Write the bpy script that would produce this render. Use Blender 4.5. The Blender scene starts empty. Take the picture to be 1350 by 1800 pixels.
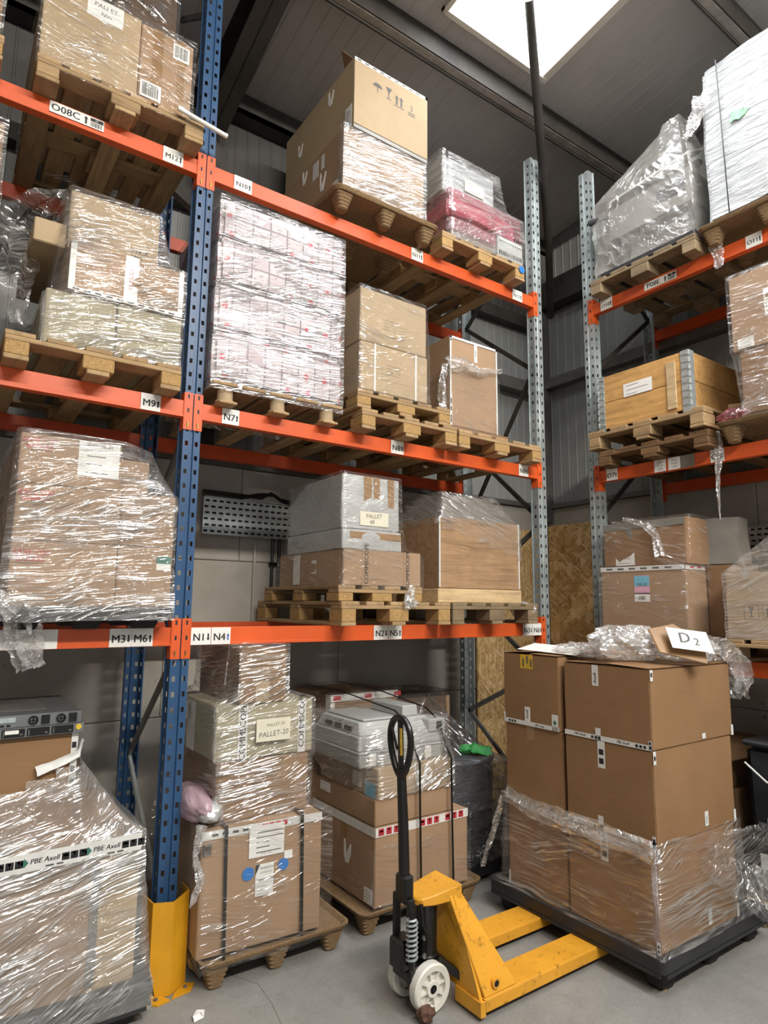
import bpy, bmesh, math, random
from mathutils import Vector, Matrix, noise
random.seed(7)
SC = bpy.context.scene
COL = SC.collection
PI = math.pi

# ------------------------------------------------------------------ camera
FPX = 1127.55
cam = bpy.data.cameras.new('camera')
cam.sensor_fit = 'VERTICAL'
cam.sensor_height = 36.0
cam.lens = FPX / 1800 * 36.0
cam.clip_start = 0.05
camo = bpy.data.objects.new('camera', cam)
COL.objects.link(camo)
camo.location = (-1.0565, -3.2665, 1.7668)
camo.rotation_euler = (math.radians(98.1727), math.radians(-0.5925), math.radians(-35.1859))
SC.camera = camo

# ------------------------------------------------------------------ world, area lights, exposure
w = bpy.data.worlds.new('world')
SC.world = w
w.use_nodes = True
bg = w.node_tree.nodes['Background']
bg.inputs[0].default_value = (0.93, 0.97, 1.0, 1)
bg.inputs[1].default_value = 0.15

def area_light(name, loc, rot, sx, sy, power, col=(1, 1, 1)):
    l = bpy.data.lights.new(name, 'AREA')
    l.shape = 'RECTANGLE'; l.size = sx; l.size_y = sy; l.energy = power; l.color = col
    o = bpy.data.objects.new(name, l); COL.objects.link(o)
    o.location = loc; o.rotation_euler = rot
    return o

# unseen lights added behind the camera: front light at roof height, and low fill
for lx in (-1.4, 0.3, 2.0):
    area_light('front_light', (lx, -5.8, 5.9), (math.radians(48), 0, 0), 1.5, 0.25, 135, (1.0, 0.95, 0.87))
area_light('low_fill', (-2.6, -8.9, 2.3), (math.radians(90), 0, 0), 5.5, 4.2, 60, (0.97, 0.985, 1.0))
SC.view_settings.view_transform = 'Standard'
SC.view_settings.look = 'None'
SC.view_settings.gamma = 1.0
SC.view_settings.use_curve_mapping = False
SC.view_settings.exposure = 0.35
SKY_E = 13.0

# ------------------------------------------------------------------ materials
def hx(s):
    s = s.lstrip('#')
    c = [int(s[i:i + 2], 16) / 255 for i in (0, 2, 4)]
    return tuple(((v + 0.055) / 1.055) ** 2.4 if v > 0.04045 else v / 12.92 for v in c) + (1,)

class NT:
    def __init__(s, name):
        s.m = bpy.data.materials.new(name); s.m.use_nodes = True
        s.t = s.m.node_tree; s.t.nodes.clear()
        s.out = s.t.nodes.new('ShaderNodeOutputMaterial')
    def n(s, typ, **k):
        nd = s.t.nodes.new('ShaderNode' + typ)
        for a, v in k.items():
            if a.startswith('i_'):
                nd.inputs[a[2:].replace('_', ' ')].default_value = v
            else: setattr(nd, a, v)
        return nd
    def l(s, a, b): s.t.links.new(a, b)
    def ramp(s, src, stops):
        r = s.n('ValToRGB'); e = r.color_ramp.elements
        while len(e) < len(stops): e.new(0.5)
        for i, (p, c) in enumerate(stops):
            e[i].position = p; e[i].color = c if len(c) == 4 else tuple(c) + (1,)
        s.l(src, r.inputs[0]); return r.outputs[0]
    def coord(s, scale=(1, 1, 1), kind='Object', rnd=True, rot=(0, 0, 0)):
        tc = s.n('TexCoord'); mp = s.n('Mapping')
        mp.inputs['Scale'].default_value = scale; mp.inputs['Rotation'].default_value = rot
        s.l(tc.outputs[kind], mp.inputs['Vector'])
        if rnd:
            oi = s.n('ObjectInfo'); mu = s.n('Math', operation='MULTIPLY'); mu.inputs[1].default_value = 37.0
            s.l(oi.outputs['Random'], mu.inputs[0]); s.l(mu.outputs[0], mp.inputs['Location'])
        return mp.outputs[0]
    def noise(s, vec, scale, detail=4, rough=0.6, dist=0.0):
        nd = s.n('TexNoise'); nd.inputs['Scale'].default_value = scale; nd.inputs['Detail'].default_value = detail
        nd.inputs['Roughness'].default_value = rough; nd.inputs['Distortion'].default_value = dist
        s.l(vec, nd.inputs['Vector']); return nd.outputs['Fac']
    def mix(s, fac, a, b, blend='MIX'):
        m = s.n('Mix', data_type='RGBA', blend_type=blend)
        for sock, v in ((m.inputs[0], fac), (m.inputs[6], a), (m.inputs[7], b)):
            if hasattr(v, 'is_linked'): s.l(v, sock)
            else: sock.default_value = v
        return m.outputs[2]
    def bump(s, h, strength, dist=0.01):
        b = s.n('Bump'); b.inputs['Strength'].default_value = strength; b.inputs['Distance'].default_value = dist
        s.l(h, b.inputs['Height']); return b.outputs[0]
    def bsdf(s, col, rough=0.6, metal=0.0, nrm=None, spec=0.5):
        p = s.n('BsdfPrincipled')
        if hasattr(col, 'is_linked'): s.l(col, p.inputs['Base Color'])
        else: p.inputs['Base Color'].default_value = col
        if hasattr(rough, 'is_linked'): s.l(rough, p.inputs['Roughness'])
        else: p.inputs['Roughness'].default_value = rough
        p.inputs['Metallic'].default_value = metal
        p.inputs['Specular IOR Level'].default_value = spec
        if nrm is not None: s.l(nrm, p.inputs['Normal'])
        s.l(p.outputs[0], s.out.inputs[0]); return p

M = {}
def m_plain(name, col, rough=0.5, metal=0.0, var=0.10, scale=9.0, bump=0.0, spec=0.5):
    t = NT(name); v = t.coord()
    nz = t.noise(v, scale, 5, 0.65)
    c = hx(col)
    d = tuple(x * (1 - var * 2) for x in c[:3]) + (1,)
    b = tuple(min(1, x * (1 + var)) for x in c[:3]) + (1,)
    cc = t.ramp(nz, [(0.3, d), (0.7, b)])
    nr = t.bump(t.noise(v, scale * 12, 3), bump, 0.004) if bump else None
    t.bsdf(cc, rough, metal, nr, spec); M[name] = t.m; return t.m

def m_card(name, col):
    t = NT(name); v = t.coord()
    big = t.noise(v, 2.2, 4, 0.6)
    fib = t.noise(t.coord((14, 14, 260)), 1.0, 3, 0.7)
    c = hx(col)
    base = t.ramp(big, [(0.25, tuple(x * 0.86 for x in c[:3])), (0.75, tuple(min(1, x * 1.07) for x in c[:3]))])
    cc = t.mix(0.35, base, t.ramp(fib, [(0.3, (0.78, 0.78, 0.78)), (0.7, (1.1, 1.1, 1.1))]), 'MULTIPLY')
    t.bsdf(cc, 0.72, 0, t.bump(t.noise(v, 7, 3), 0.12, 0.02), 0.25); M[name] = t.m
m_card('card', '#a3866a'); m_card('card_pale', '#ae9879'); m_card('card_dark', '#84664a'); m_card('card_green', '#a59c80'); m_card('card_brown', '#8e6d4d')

def m_wood(name, col, axis, dirt=0.0):
    t = NT(name)
    sc = {'x': (2.2, 30, 30), 'y': (30, 2.2, 30), 'z': (30, 30, 3)}[axis]
    g = t.noise(t.coord(sc), 1.0, 6, 0.62, 0.8)
    c = hx(col)
    cc = t.ramp(g, [(0.28, tuple(x * 0.62 for x in c[:3])), (0.5, c), (0.75, tuple(min(1, x * 1.18) for x in c[:3]))])
    bl = t.noise(t.coord(), 5.0, 5, 0.7)
    cc = t.mix(t.ramp(bl, [(0.45 - dirt * 0.2, (0, 0, 0)), (0.8 - dirt * 0.1, (0.55 + dirt * 0.4,) * 3)]), cc, tuple(x * 0.45 for x in c[:3]) + (1,))
    oi = t.n('ObjectInfo')
    cc = t.mix(1.0, cc, t.ramp(oi.outputs['Random'], [(0, (0.80, 0.80, 0.80)), (1, (1.1, 1.1, 1.1))]), 'MULTIPLY')
    t.bsdf(cc, 0.75, 0, t.bump(g, 0.25, 0.006), 0.25); M[name] = t.m
for ax in 'xy':
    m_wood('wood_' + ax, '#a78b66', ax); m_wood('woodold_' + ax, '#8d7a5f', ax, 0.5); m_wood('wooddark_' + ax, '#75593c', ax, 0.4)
m_wood('ply_x', '#c89a5e', 'x', 0.05); m_wood('ply_pale', '#c6ab82', 'x', 0.0); m_wood('veneer', '#b08e6b', 'x', 0.1)

def m_chip(name, col):
    t = NT(name); v = t.coord()
    vo = t.n('TexVoronoi'); vo.inputs['Scale'].default_value = 260; t.l(v, vo.inputs['Vector'])
    c = hx(col)
    sp = t.n('SeparateColor'); t.l(vo.outputs['Color'], sp.inputs[0])
    cc = t.mix(0.8, c, t.ramp(sp.outputs[0], [(0, (0.55,) * 3), (1, (1.12,) * 3)]), 'MULTIPLY')
    cc = t.mix(t.ramp(t.noise(v, 60, 3), [(0.35, (0.5,) * 3), (0.6, (0, 0, 0))]), cc, tuple(x * 0.55 for x in c[:3]) + (1,))
    t.bsdf(cc, 0.85, 0, t.bump(t.noise(v, 120, 2), 0.4, 0.004), 0.2); M[name] = t.m
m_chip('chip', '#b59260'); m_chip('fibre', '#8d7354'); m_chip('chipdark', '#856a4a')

def m_osb():
    t = NT('osb'); 
    v = t.coord((1, 1, 1), rnd=False)
    layers = None
    c0 = t.ramp(t.noise(v, 6, 3), [(0.3, hx('#a98551')), (0.7, hx('#c8a36c'))])
    for k, (rot, s) in enumerate((((0.45, 0.45, 0.0), (13, 13, 95)), ((-0.7, -0.7, 0.0), (13, 13, 85)), ((1.45, 1.45, 0.0), (12, 12, 100)))):
        mq = t.n('Mapping'); mq.inputs['Scale'].default_value = s; t.l(t.coord((1, 1, 1), rnd=False, rot=rot), mq.inputs[0]); vv = mq.outputs[0]
        vo = t.n('TexVoronoi'); vo.inputs['Scale'].default_value = 1.0; t.l(vv, vo.inputs['Vector'])
        sep = t.n('SeparateColor'); t.l(vo.outputs['Color'], sep.inputs[0])
        cc = t.ramp(sep.outputs[0], [(0.0, hx('#a07a48')), (0.25, hx('#c7a067')), (0.7, hx('#d9b782')), (1, hx('#e8cda0'))])
        mk = t.ramp(sep.outputs[1], [(0.55, (0, 0, 0)), (0.6, (1, 1, 1))])
        c0 = t.mix(mk, c0, cc)
    t.bsdf(c0, 0.7, 0, None, 0.3); M['osb'] = t.m
m_osb()

def m_paint(name, col, wear, rough=0.42, wearcol='#6b4a38'):
    t = NT(name); v = t.coord()
    c = hx(col)
    cc = t.ramp(t.noise(v, 3.5, 5, 0.6), [(0.3, tuple(x * 0.84 for x in c[:3])), (0.7, tuple(min(1, x * 1.06) for x in c[:3]))])
    mk = t.ramp(t.noise(v, 26, 6, 0.75), [(0.70 - wear, (0, 0, 0)), (0.76 - wear * 0.6, (0.8,) * 3)])
    cc = t.mix(mk, cc, hx(wearcol))
    t.bsdf(cc, rough, 0, t.bump(t.noise(v, 40, 3), 0.06, 0.004), 0.45); M[name] = t.m
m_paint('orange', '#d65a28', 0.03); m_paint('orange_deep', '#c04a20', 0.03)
m_paint('blue', '#2e4f74', 0.05, 0.4, '#7a8794'); m_paint('yellow', '#d79a1e', 0.03, 0.45, '#9c6a1c')
m_paint('jack_yellow', '#dd9d2e', 0.13, 0.45, '#6e4a1c')

def m_galv():
    t = NT('galv'); v = t.coord()
    vo = t.n('TexVoronoi'); vo.inputs['Scale'].default_value = 60; t.l(v, vo.inputs['Vector'])
    sp = t.n('SeparateColor'); t.l(vo.outputs['Color'], sp.inputs[0])
    cc = t.mix(0.5, t.ramp(t.noise(v, 4, 4), [(0.3, hx('#a9b1b0')), (0.7, hx('#cdd5d4'))]), t.ramp(sp.outputs[0], [(0, (0.8,) * 3), (1, (1.1,) * 3)]), 'MULTIPLY')
    t.bsdf(cc, 0.36, 0.6, None, 0.5); M['galv'] = t.m
m_galv()

def m_floor():
    t = NT('concrete'); v = t.coord(rnd=False)
    a = t.noise(v, 0.9, 6, 0.62); b = t.noise(v, 9, 8, 0.75); c = t.noise(v, 70, 3, 0.7)
    cc = t.ramp(a, [(0.3, hx('#74736f')), (0.55, hx('#878580')), (0.75, hx('#97948e'))])
    cc = t.mix(t.ramp(b, [(0.5, (0, 0, 0)), (0.72, (0.6,) * 3)]), cc, hx('#75736d'))
    cc = t.mix(t.ramp(b, [(0.25, (0.5,) * 3), (0.42, (0, 0, 0))]), cc, hx('#a3a099'))
    cc = t.mix(0.3, cc, t.ramp(c, [(0.3, (0.6,) * 3), (0.7, (1.2,) * 3)]), 'MULTIPLY')
    t.bsdf(cc, t.ramp(b, [(0.3, (0.5,) * 3), (0.7, (0.75,) * 3)]), 0, t.bump(c, 0.12, 0.004), 0.35); M['concrete'] = t.m
m_floor()

def m_wall():
    t = NT('painted_concrete'); v = t.coord(rnd=False)
    a = t.noise(v, 1.6, 6, 0.6); b = t.noise(v, 11, 7, 0.75, 0.4)
    cc = t.ramp(a, [(0.3, hx('#948e84')), (0.7, hx('#b0aba1'))])
    cc = t.mix(t.ramp(b, [(0.66, (0, 0, 0)), (0.71, (0.85,) * 3)]), cc, hx('#57483a'))
    t.bsdf(cc, 0.8, 0, t.bump(b, 0.35, 0.02), 0.2); M['painted_concrete'] = t.m
m_wall()
m_plain('cladding', '#8f908d', 0.55, 0, 0.08, 2.0); m_plain('liner', '#b3aea9', 0.6, 0, 0.05, 1.5)
m_plain('steel_dark', '#3a3631', 0.6, 0.1, 0.25, 4.0); m_plain('steel_grey', '#6d6a66', 0.5, 0.3, 0.15, 5.0); m_plain('frame_cream', '#d9d3c5', 0.6, 0, 0.06, 6); m_plain('purlin_lip', '#a29a90', 0.5, 0.2, 0.2, 8)
m_plain('black', '#131312', 0.35, 0, 0.2, 6); m_plain('black_plastic', '#2b2c2e', 0.42, 0, 0.2, 5, 0.1); m_plain('black_matt', '#1b1a19', 0.7, 0, 0.2, 8)
m_plain('paper', '#e4e2dc', 0.75, 0, 0.03, 6); m_plain('paper_cream', '#d8d2bd', 0.75, 0, 0.04, 6); m_plain('ink', '#1d1d20', 0.6, 0, 0.0); m_plain('ink_soft', '#55534f', 0.7, 0, 0.0)
m_plain('ink_green', '#3c6d60', 0.6, 0, 0.0); m_plain('ink_red', '#b0333a', 0.6, 0, 0.0); m_plain('ink_blue', '#3d55a0', 0.6, 0, 0.0)
m_plain('tape_brown', '#957450', 0.3, 0, 0.1, 8); m_plain('tape_white', '#d9d8d3', 0.35, 0, 0.06, 20); m_plain('tape_yellow', '#d9b23c', 0.4, 0, 0.15, 20); m_plain('tape_grey', '#7d7a72', 0.4, 0, 0.1, 20)
m_plain('white_plastic', '#dcdad2', 0.35, 0, 0.04, 8); m_plain('grey_plastic', '#a9aaa6', 0.45, 0, 0.05, 6); m_plain('pink_plastic', '#d28d98', 0.5, 0, 0.15, 9); m_plain('sticker_blue', '#2b74bf', 0.5, 0, 0.05)
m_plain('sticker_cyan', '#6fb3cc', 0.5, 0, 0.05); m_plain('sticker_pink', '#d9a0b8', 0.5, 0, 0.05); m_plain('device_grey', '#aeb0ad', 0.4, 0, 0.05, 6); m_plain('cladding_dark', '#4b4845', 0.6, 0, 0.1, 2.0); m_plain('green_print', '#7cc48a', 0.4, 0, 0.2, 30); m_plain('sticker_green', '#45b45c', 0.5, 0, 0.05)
m_plain('server_metal', '#8d9090', 0.35, 0.7, 0.1, 6); m_plain('brass', '#c8a24a', 0.4, 0.8, 0.1); m_plain('nylon', '#d6d3c8', 0.45, 0, 0.07, 14); m_plain('leaf', '#5d4030', 0.8, 0, 0.3, 20)
m_plain('machine', '#85817a', 0.5, 0, 0.15, 3); m_plain('machine_dark', '#3a3a3c', 0.5, 0, 0.1, 3); m_plain('flap_in', '#c2a173', 0.8, 0, 0.05)

def m_glow():
    t = NT('rooflight'); v = t.coord((1, 0.25, 1), rnd=False)
    e = t.n('Emission'); e.inputs[1].default_value = SKY_E
    t.l(t.ramp(t.noise(v, 2.0, 4), [(0.3, hx('#e8eef4')), (0.7, hx('#f7faff'))]), e.inputs[0])
    t.l(e.outputs[0], t.out.inputs[0]); M['rooflight'] = t.m
m_glow()

def m_film(name, tint='#ffffff', haze=0.03, gloss=0.05, streak=0.5, sx=2.6, sz=42.0, shear=0.0, rough=0.13, bumpk=0.8, hcol='#efede8', crumple=0.25, white=0.30, wid=0.13):
    """stretch film: clear plastic whose creases are thin ridges that scatter and catch the light"""
    t = NT(name)
    uv = t.n('TexCoord').outputs['UV']
    sep = t.n('SeparateXYZ'); t.l(uv, sep.inputs[0])
    warp = t.noise(uv, 1.5, 3)
    def math_(op, a, b=0.0, c=0.0, clamp=False):
        m = t.n('Math', operation=op, use_clamp=clamp)
        for i, v in enumerate((a, b, c)):
            if hasattr(v, 'is_linked'): t.l(v, m.inputs[i])
            else: m.inputs[i].default_value = v
        return m.outputs[0]
    def comb(kx, kz, sh, wp, o=0.0):
        y = math_('MULTIPLY_ADD', sep.outputs[0], sh, sep.outputs[1])
        y = math_('MULTIPLY_ADD', warp, wp, y)
        cx = t.n('CombineXYZ'); t.l(sep.outputs[0], cx.inputs[0]); t.l(y, cx.inputs[1]); cx.inputs[2].default_value = o
        mp = t.n('Mapping'); mp.inputs['Scale'].default_value = (kx, kz, 1); t.l(cx.outputs[0], mp.inputs[0])
        return mp.outputs[0]
    def ridge(vec, wd, det=2.0, dist=0.3):
        n = t.noise(vec, 1.0, det, 0.5, dist)
        d = math_('ABSOLUTE', math_('SUBTRACT', n, 0.5))
        return math_('SUBTRACT', 1.0, math_('DIVIDE', d, wd), 0.0, True)
    r1 = ridge(comb(sx, sz, shear, 0.09), wid, 1.5, 0.12)
    r2 = ridge(comb(sx * 1.2, sz * 0.8, shear - 0.35, 0.12, 5.0), wid * 0.6, 1.5, 0.12)
    cr = ridge(comb(13, 15, 0.3, 0.2, 9.0), 0.05, 3.0, 1.0)
    p1 = t.ramp(t.noise(comb(1.6, 3.5, 0, 0.2), 1.0, 3), [(0.38, (0.05,) * 3), (0.62, (1, 1, 1))])
    p2 = t.ramp(t.noise(comb(1.9, 3.0, 0, 0.2, 3.0), 1.0, 3), [(0.45, (0, 0, 0)), (0.6, (1, 1, 1))])
    p3 = t.ramp(t.noise(comb(3.0, 3.5, 0, 0.2, 7.0), 1.0, 3), [(0.48, (0, 0, 0)), (0.62, (1, 1, 1))])
    h = math_('MAXIMUM', math_('MULTIPLY', r1, p1), math_('MULTIPLY', r2, p2))
    h = math_('MAXIMUM', h, math_('MULTIPLY', math_('MULTIPLY', cr, p3), crumple * 2, 0.0, True))
    hb = math_('MULTIPLY_ADD', t.noise(comb(5, 9, shear, 0.3, 2.0), 1.0, 4), 0.9, h)
    nr = t.bump(hb, bumpk, 0.012)
    mk = math_('MULTIPLY', h, h)
    tr = t.n('BsdfTransparent'); tr.inputs[0].default_value = hx(tint)
    gl = t.n('BsdfGlossy'); gl.inputs['Roughness'].default_value = rough; gl.inputs[0].default_value = (1, 1, 1, 1); t.l(nr, gl.inputs['Normal'])
    df = t.n('BsdfDiffuse'); df.inputs[0].default_value = hx(hcol); t.l(nr, df.inputs['Normal'])
    m1 = t.n('MixShader'); t.l(math_('MULTIPLY_ADD', mk, white, haze), m1.inputs[0]); t.l(tr.outputs[0], m1.inputs[1]); t.l(df.outputs[0], m1.inputs[2])
    m2 = t.n('MixShader'); t.l(math_('MULTIPLY_ADD', mk, streak, gloss), m2.inputs[0]); t.l(m1.outputs[0], m2.inputs[1]); t.l(gl.outputs[0], m2.inputs[2])
    t.l(m2.outputs[0], t.out.inputs[0]); M[name] = t.m
m_film('film'); m_film('film_diag', shear=0.45, sz=34)
m_film('film_heavy', haze=0.05, streak=0.65, gloss=0.08, sz=44, shear=-0.10, white=0.40, wid=0.15)
m_film('film_clear', haze=0.015, gloss=0.05, streak=0.35, sz=30, shear=0.25, white=0.16, wid=0.08)
m_film('film_milky', haze=0.20, gloss=0.06, streak=0.3, sx=4, sz=7, shear=0.6, hcol='#c4c0b8', rough=0.25, bumpk=0.6, white=0.25, crumple=0.6)
m_film('film_pink', tint='#f3c9d0', haze=0.22, gloss=0.08, streak=0.5, sx=7, sz=12, hcol='#cb7f8b', crumple=0.7)
m_film('film_smoke', tint='#dededf', haze=0.07, gloss=0.14, streak=0.7, sx=5, sz=9, shear=0.6, hcol='#a9a9aa', crumple=0.7)
m_film('film_silver', haze=0.11, gloss=0.16, streak=0.65, sx=3, sz=40, shear=-0.2, white=0.45, crumple=0.2, wid=0.17)
m_film('film_crumple', haze=0.24, gloss=0.20, streak=0.7, sx=16, sz=18, crumple=1.0, white=0.4, wid=0.18)

def m_shiny(name, col, sx, sz, bumpk, rough=0.25, dist=0.02, shear=0.0, metal=0.0):
    t = NT(name); v = t.n('TexCoord').outputs['UV']
    mp = t.n('Mapping'); mp.inputs['Scale'].default_value = (sx, sz, 1); mp.inputs['Rotation'].default_value = (0, 0, shear); t.l(v, mp.inputs[0])
    a = t.noise(mp.outputs[0], 1.0, 6, 0.65, 0.6)
    c = hx(col)
    cc = t.ramp(t.noise(mp.outputs[0], 0.4, 3), [(0.3, tuple(x * 0.88 for x in c[:3])), (0.7, c)])
    t.bsdf(cc, rough, metal, t.bump(a, bumpk, dist), 0.6); M[name] = t.m
m_shiny('foil_white', '#c3c4c1', 6, 10, 0.8, 0.22, 0.02, 0.5, 0.3); m_shiny('wrap_silver', '#e0e3e3', 4, 24, 1.0, 0.25, 0.075, 0.25, 0.08); m_shiny('wrap_black', '#7b7c80', 5, 12, 1.0, 0.2, 0.06, 0.3, 0.3); m_shiny('pink_foam', '#b398a0', 8, 8, 0.8, 0.35, 0.02)

def m_bale():
    """white printed packs seen through the film: panels, text blocks and red dots"""
    t = NT('bale_print'); uv = t.n('TexCoord').outputs['UV']
    br = t.n('TexBrick'); br.offset = 0.0; br.inputs['Scale'].default_value = 1.0; br.inputs['Brick Width'].default_value = 0.105; br.inputs['Row Height'].default_value = 0.125
    br.inputs['Mortar Size'].default_value = 0.005; br.inputs['Color1'].default_value = hx('#beb3b4'); br.inputs['Color2'].default_value = hx('#ad9fa2'); br.inputs['Mortar'].default_value = hx('#84777a')
    t.l(uv, br.inputs['Vector'])
    mp = t.n('Mapping'); mp.inputs['Scale'].default_value = (28, 90, 1); t.l(uv, mp.inputs[0])
    tx = t.ramp(t.noise(mp.outputs[0], 1.0, 2), [(0.56, (0, 0, 0)), (0.6, (0.55,) * 3)])
    mp2 = t.n('Mapping'); mp2.inputs['Scale'].default_value = (9.5, 8, 1); t.l(uv, mp2.inputs[0])
    area = t.ramp(t.noise(mp2.outputs[0], 1.0, 1), [(0.45, (0, 0, 0)), (0.5, (1, 1, 1))])
    c = t.mix(t.mix(1.0, tx, area, 'MULTIPLY'), br.outputs['Color'], hx('#6d6464'))
    vo = t.n('TexVoronoi', voronoi_dimensions='2D'); vo.inputs['Scale'].default_value = 1.0; vo.inputs['Randomness'].default_value = 0.35
    mp3 = t.n('Mapping'); mp3.inputs['Scale'].default_value = (8.0, 8.0, 1); t.l(uv, mp3.inputs[0]); t.l(mp3.outputs[0], vo.inputs['Vector'])
    dot = t.ramp(vo.outputs['Distance'], [(0.12, (1, 1, 1)), (0.15, (0, 0, 0))])
    sp = t.n('SeparateColor'); t.l(vo.outputs['Color'], sp.inputs[0])
    on = t.ramp(sp.outputs[0], [(0.5, (0, 0, 0)), (0.52, (1, 1, 1))])
    c = t.mix(t.mix(1.0, dot, on, 'MULTIPLY'), c, hx('#b5444f'))
    t.bsdf(c, 0.4, 0, None, 0.4); M['bale_print'] = t.m
m_bale()

# ------------------------------------------------------------------ mesh helpers
_text = {}
def text_mesh(s, bold=0.0, shear=0.0):
    k = (s, bold, shear)
    if k not in _text:
        cu = bpy.data.curves.new('t', 'FONT'); cu.body = s; cu.size = 1.0; cu.align_x = 'CENTER'; cu.align_y = 'CENTER'
        cu.offset = bold; cu.shear = shear; cu.resolution_u = 2
        o = bpy.data.objects.new('t', cu); COL.objects.link(o)
        dg = bpy.context.evaluated_depsgraph_get(); dg.update()
        me = bpy.data.meshes.new_from_object(o.evaluated_get(dg))
        _text[k] = ([(v.co.x, v.co.y) for v in me.vertices], [tuple(p.vertices) for p in me.polygons])
        bpy.data.objects.remove(o); bpy.data.curves.remove(cu); bpy.data.meshes.remove(me)
    return _text[k]

class MB:
    def __init__(s): s.v = []; s.f = []; s.m = []; s.uv = None; s.smooth = False
    def add(s, vs, fs, mi=0):
        b = len(s.v); s.v += [tuple(x) for x in vs]; s.f += [tuple(b + i for i in f) for f in fs]; s.m += [mi] * len(fs)
    def box(s, x0, x1, y0, y1, z0, z1, mi=0):
        x0, x1 = min(x0, x1), max(x0, x1); y0, y1 = min(y0, y1), max(y0, y1)
        s.add([(x, y, z) for z in (z0, z1) for y in (y0, y1) for x in (x0, x1)],
              [(0, 2, 3, 1), (4, 5, 7, 6), (0, 1, 5, 4), (2, 6, 7, 3), (0, 4, 6, 2), (1, 3, 7, 5)], mi)
    def obox(s, p0, p1, w, h, mi=0, up=(0, 0, 1)):
        p0, p1 = Vector(p0), Vector(p1); d = (p1 - p0).normalized(); up = Vector(up)
        if abs(d.dot(up)) > 0.98: up = Vector((0, 1, 0))
        a = d.cross(up).normalized() * w / 2; b = a.cross(d).normalized() * h / 2
        vs = [p + sa * a + sb * b for p in (p0, p1) for sb in (-1, 1) for sa in (-1, 1)]
        s.add(vs, [(0, 2, 3, 1), (4, 5, 7, 6), (0, 1, 5, 4), (2, 6, 7, 3), (0, 4, 6, 2), (1, 3, 7, 5)], mi)
    def tube(s, pts, r, n=10, mi=0, closed=False):
        pts = [Vector(p) for p in pts]; N = len(pts); rs = r if isinstance(r, (list, tuple)) else [r] * N
        ref = None; rings = []
        for i, p in enumerate(pts):
            if closed: d = pts[(i + 1) % N] - pts[i - 1]
            else: d = pts[min(i + 1, N - 1)] - pts[max(i - 1, 0)]
            d.normalize()
            if ref is None:
                ref = Vector((0, 0, 1)) if abs(d.z) < 0.9 else Vector((1, 0, 0))
            a = (ref - d * ref.dot(d)).normalized(); b = d.cross(a); ref = a
            rings.append([p + (a * math.cos(2 * PI * k / n) + b * math.sin(2 * PI * k / n)) * rs[i] for k in range(n)])
        vs = [q for rg in rings for q in rg]; fs = []
        for i in range(N if closed else N - 1):
            j = (i + 1) % N
            for k in range(n):
                l = (k + 1) % n; fs.append((i * n + k, i * n + l, j * n + l, j * n + k))
        if not closed:
            fs.append(tuple(range(n))[::-1]); fs.append(tuple((N - 1) * n + k for k in range(n)))
        s.add(vs, fs, mi)
    def lathe(s, prof, c, axis='z', n=24, mi=0):
        vs = []; fs = []
        for r, h in prof:
            for k in range(n):
                a = 2 * PI * k / n; u, q = r * math.cos(a), r * math.sin(a)
                vs.append({'z': (c[0] + u, c[1] + q, c[2] + h), 'y': (c[0] + u, c[1] + h, c[2] + q), 'x': (c[0] + h, c[1] + u, c[2] + q)}[axis])
        P = len(prof)
        for i in range(P - 1):
            for k in range(n):
                l = (k + 1) % n; fs.append((i * n + k, i * n + l, (i + 1) * n + l, (i + 1) * n + k))
        s.add(vs, fs, mi)
    def prism(s, poly, o, R, U, N, t, mi=0):
        o, R, U, N = map(Vector, (o, R, U, N)); n = len(poly)
        vs = [o + R * a + U * b for a, b in poly] + [o + R * a + U * b + N * t for a, b in poly]
        s.add(vs, [tuple(range(n))[::-1], tuple(range(n, 2 * n))] + [(i, (i + 1) % n, n + (i + 1) % n, n + i) for i in range(n)], mi)
    def poly(s, pts, o, R, U, N, t, mi=0):
        o, R, U, N = map(Vector, (o, R, U, N))
        s.add([o + R * a + U * b + N * t for a, b in pts], [tuple(range(len(pts)))], mi)
    def text(s, txt, o, R, U, N, t, size, mi=0, bold=0.0, shear=0.0):
        o, R, U, N = map(Vector, (o, R, U, N)); vs, fs = text_mesh(txt, 0, shear)
        if bold:
            for dx in (-.022, .022): s.add([o + R * ((a + dx) * size) + U * (b * size) + N * (t + dx * .002) for a, b in vs], fs, mi)
        s.add([o + R * (a * size) + U * (b * size) + N * t for a, b in vs], fs, mi)
    def obj(s, name, mats, parent=None, origin=(0, 0, 0), smooth=None, bevel=0.0, angle=35):
        me = bpy.data.meshes.new(name)
        o0 = Vector(origin)
        me.from_pydata([tuple(Vector(p) - o0) for p in s.v], [], s.f)
        if isinstance(mats, (str,)): mats = [mats]
        for k in mats: me.materials.append(M[k])
        if len(mats) > 1: me.polygons.foreach_set('material_index', s.m)
        if s.uv:
            ul = me.uv_layers.new(name='UVMap')
            for lp in me.loops: ul.data[lp.index].uv = s.uv[lp.vertex_index]
        bm = bmesh.new(); bm.from_mesh(me)
        bmesh.ops.recalc_face_normals(bm, faces=bm.faces) if not s.uv else None
        if bevel: bmesh.ops.bevel(bm, geom=bm.edges[:], offset=bevel, segments=1, affect='EDGES', clamp_overlap=True)
        bm.to_mesh(me); bm.free()
        if smooth or s.smooth:
            me.polygons.foreach_set('use_smooth', [True] * len(me.polygons))
            me.set_sharp_from_angle(angle=math.radians(angle))
        ob = bpy.data.objects.new(name, me); COL.objects.link(ob)
        if parent: ob.parent = parent
        else: ob.location = origin
        return ob

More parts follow.
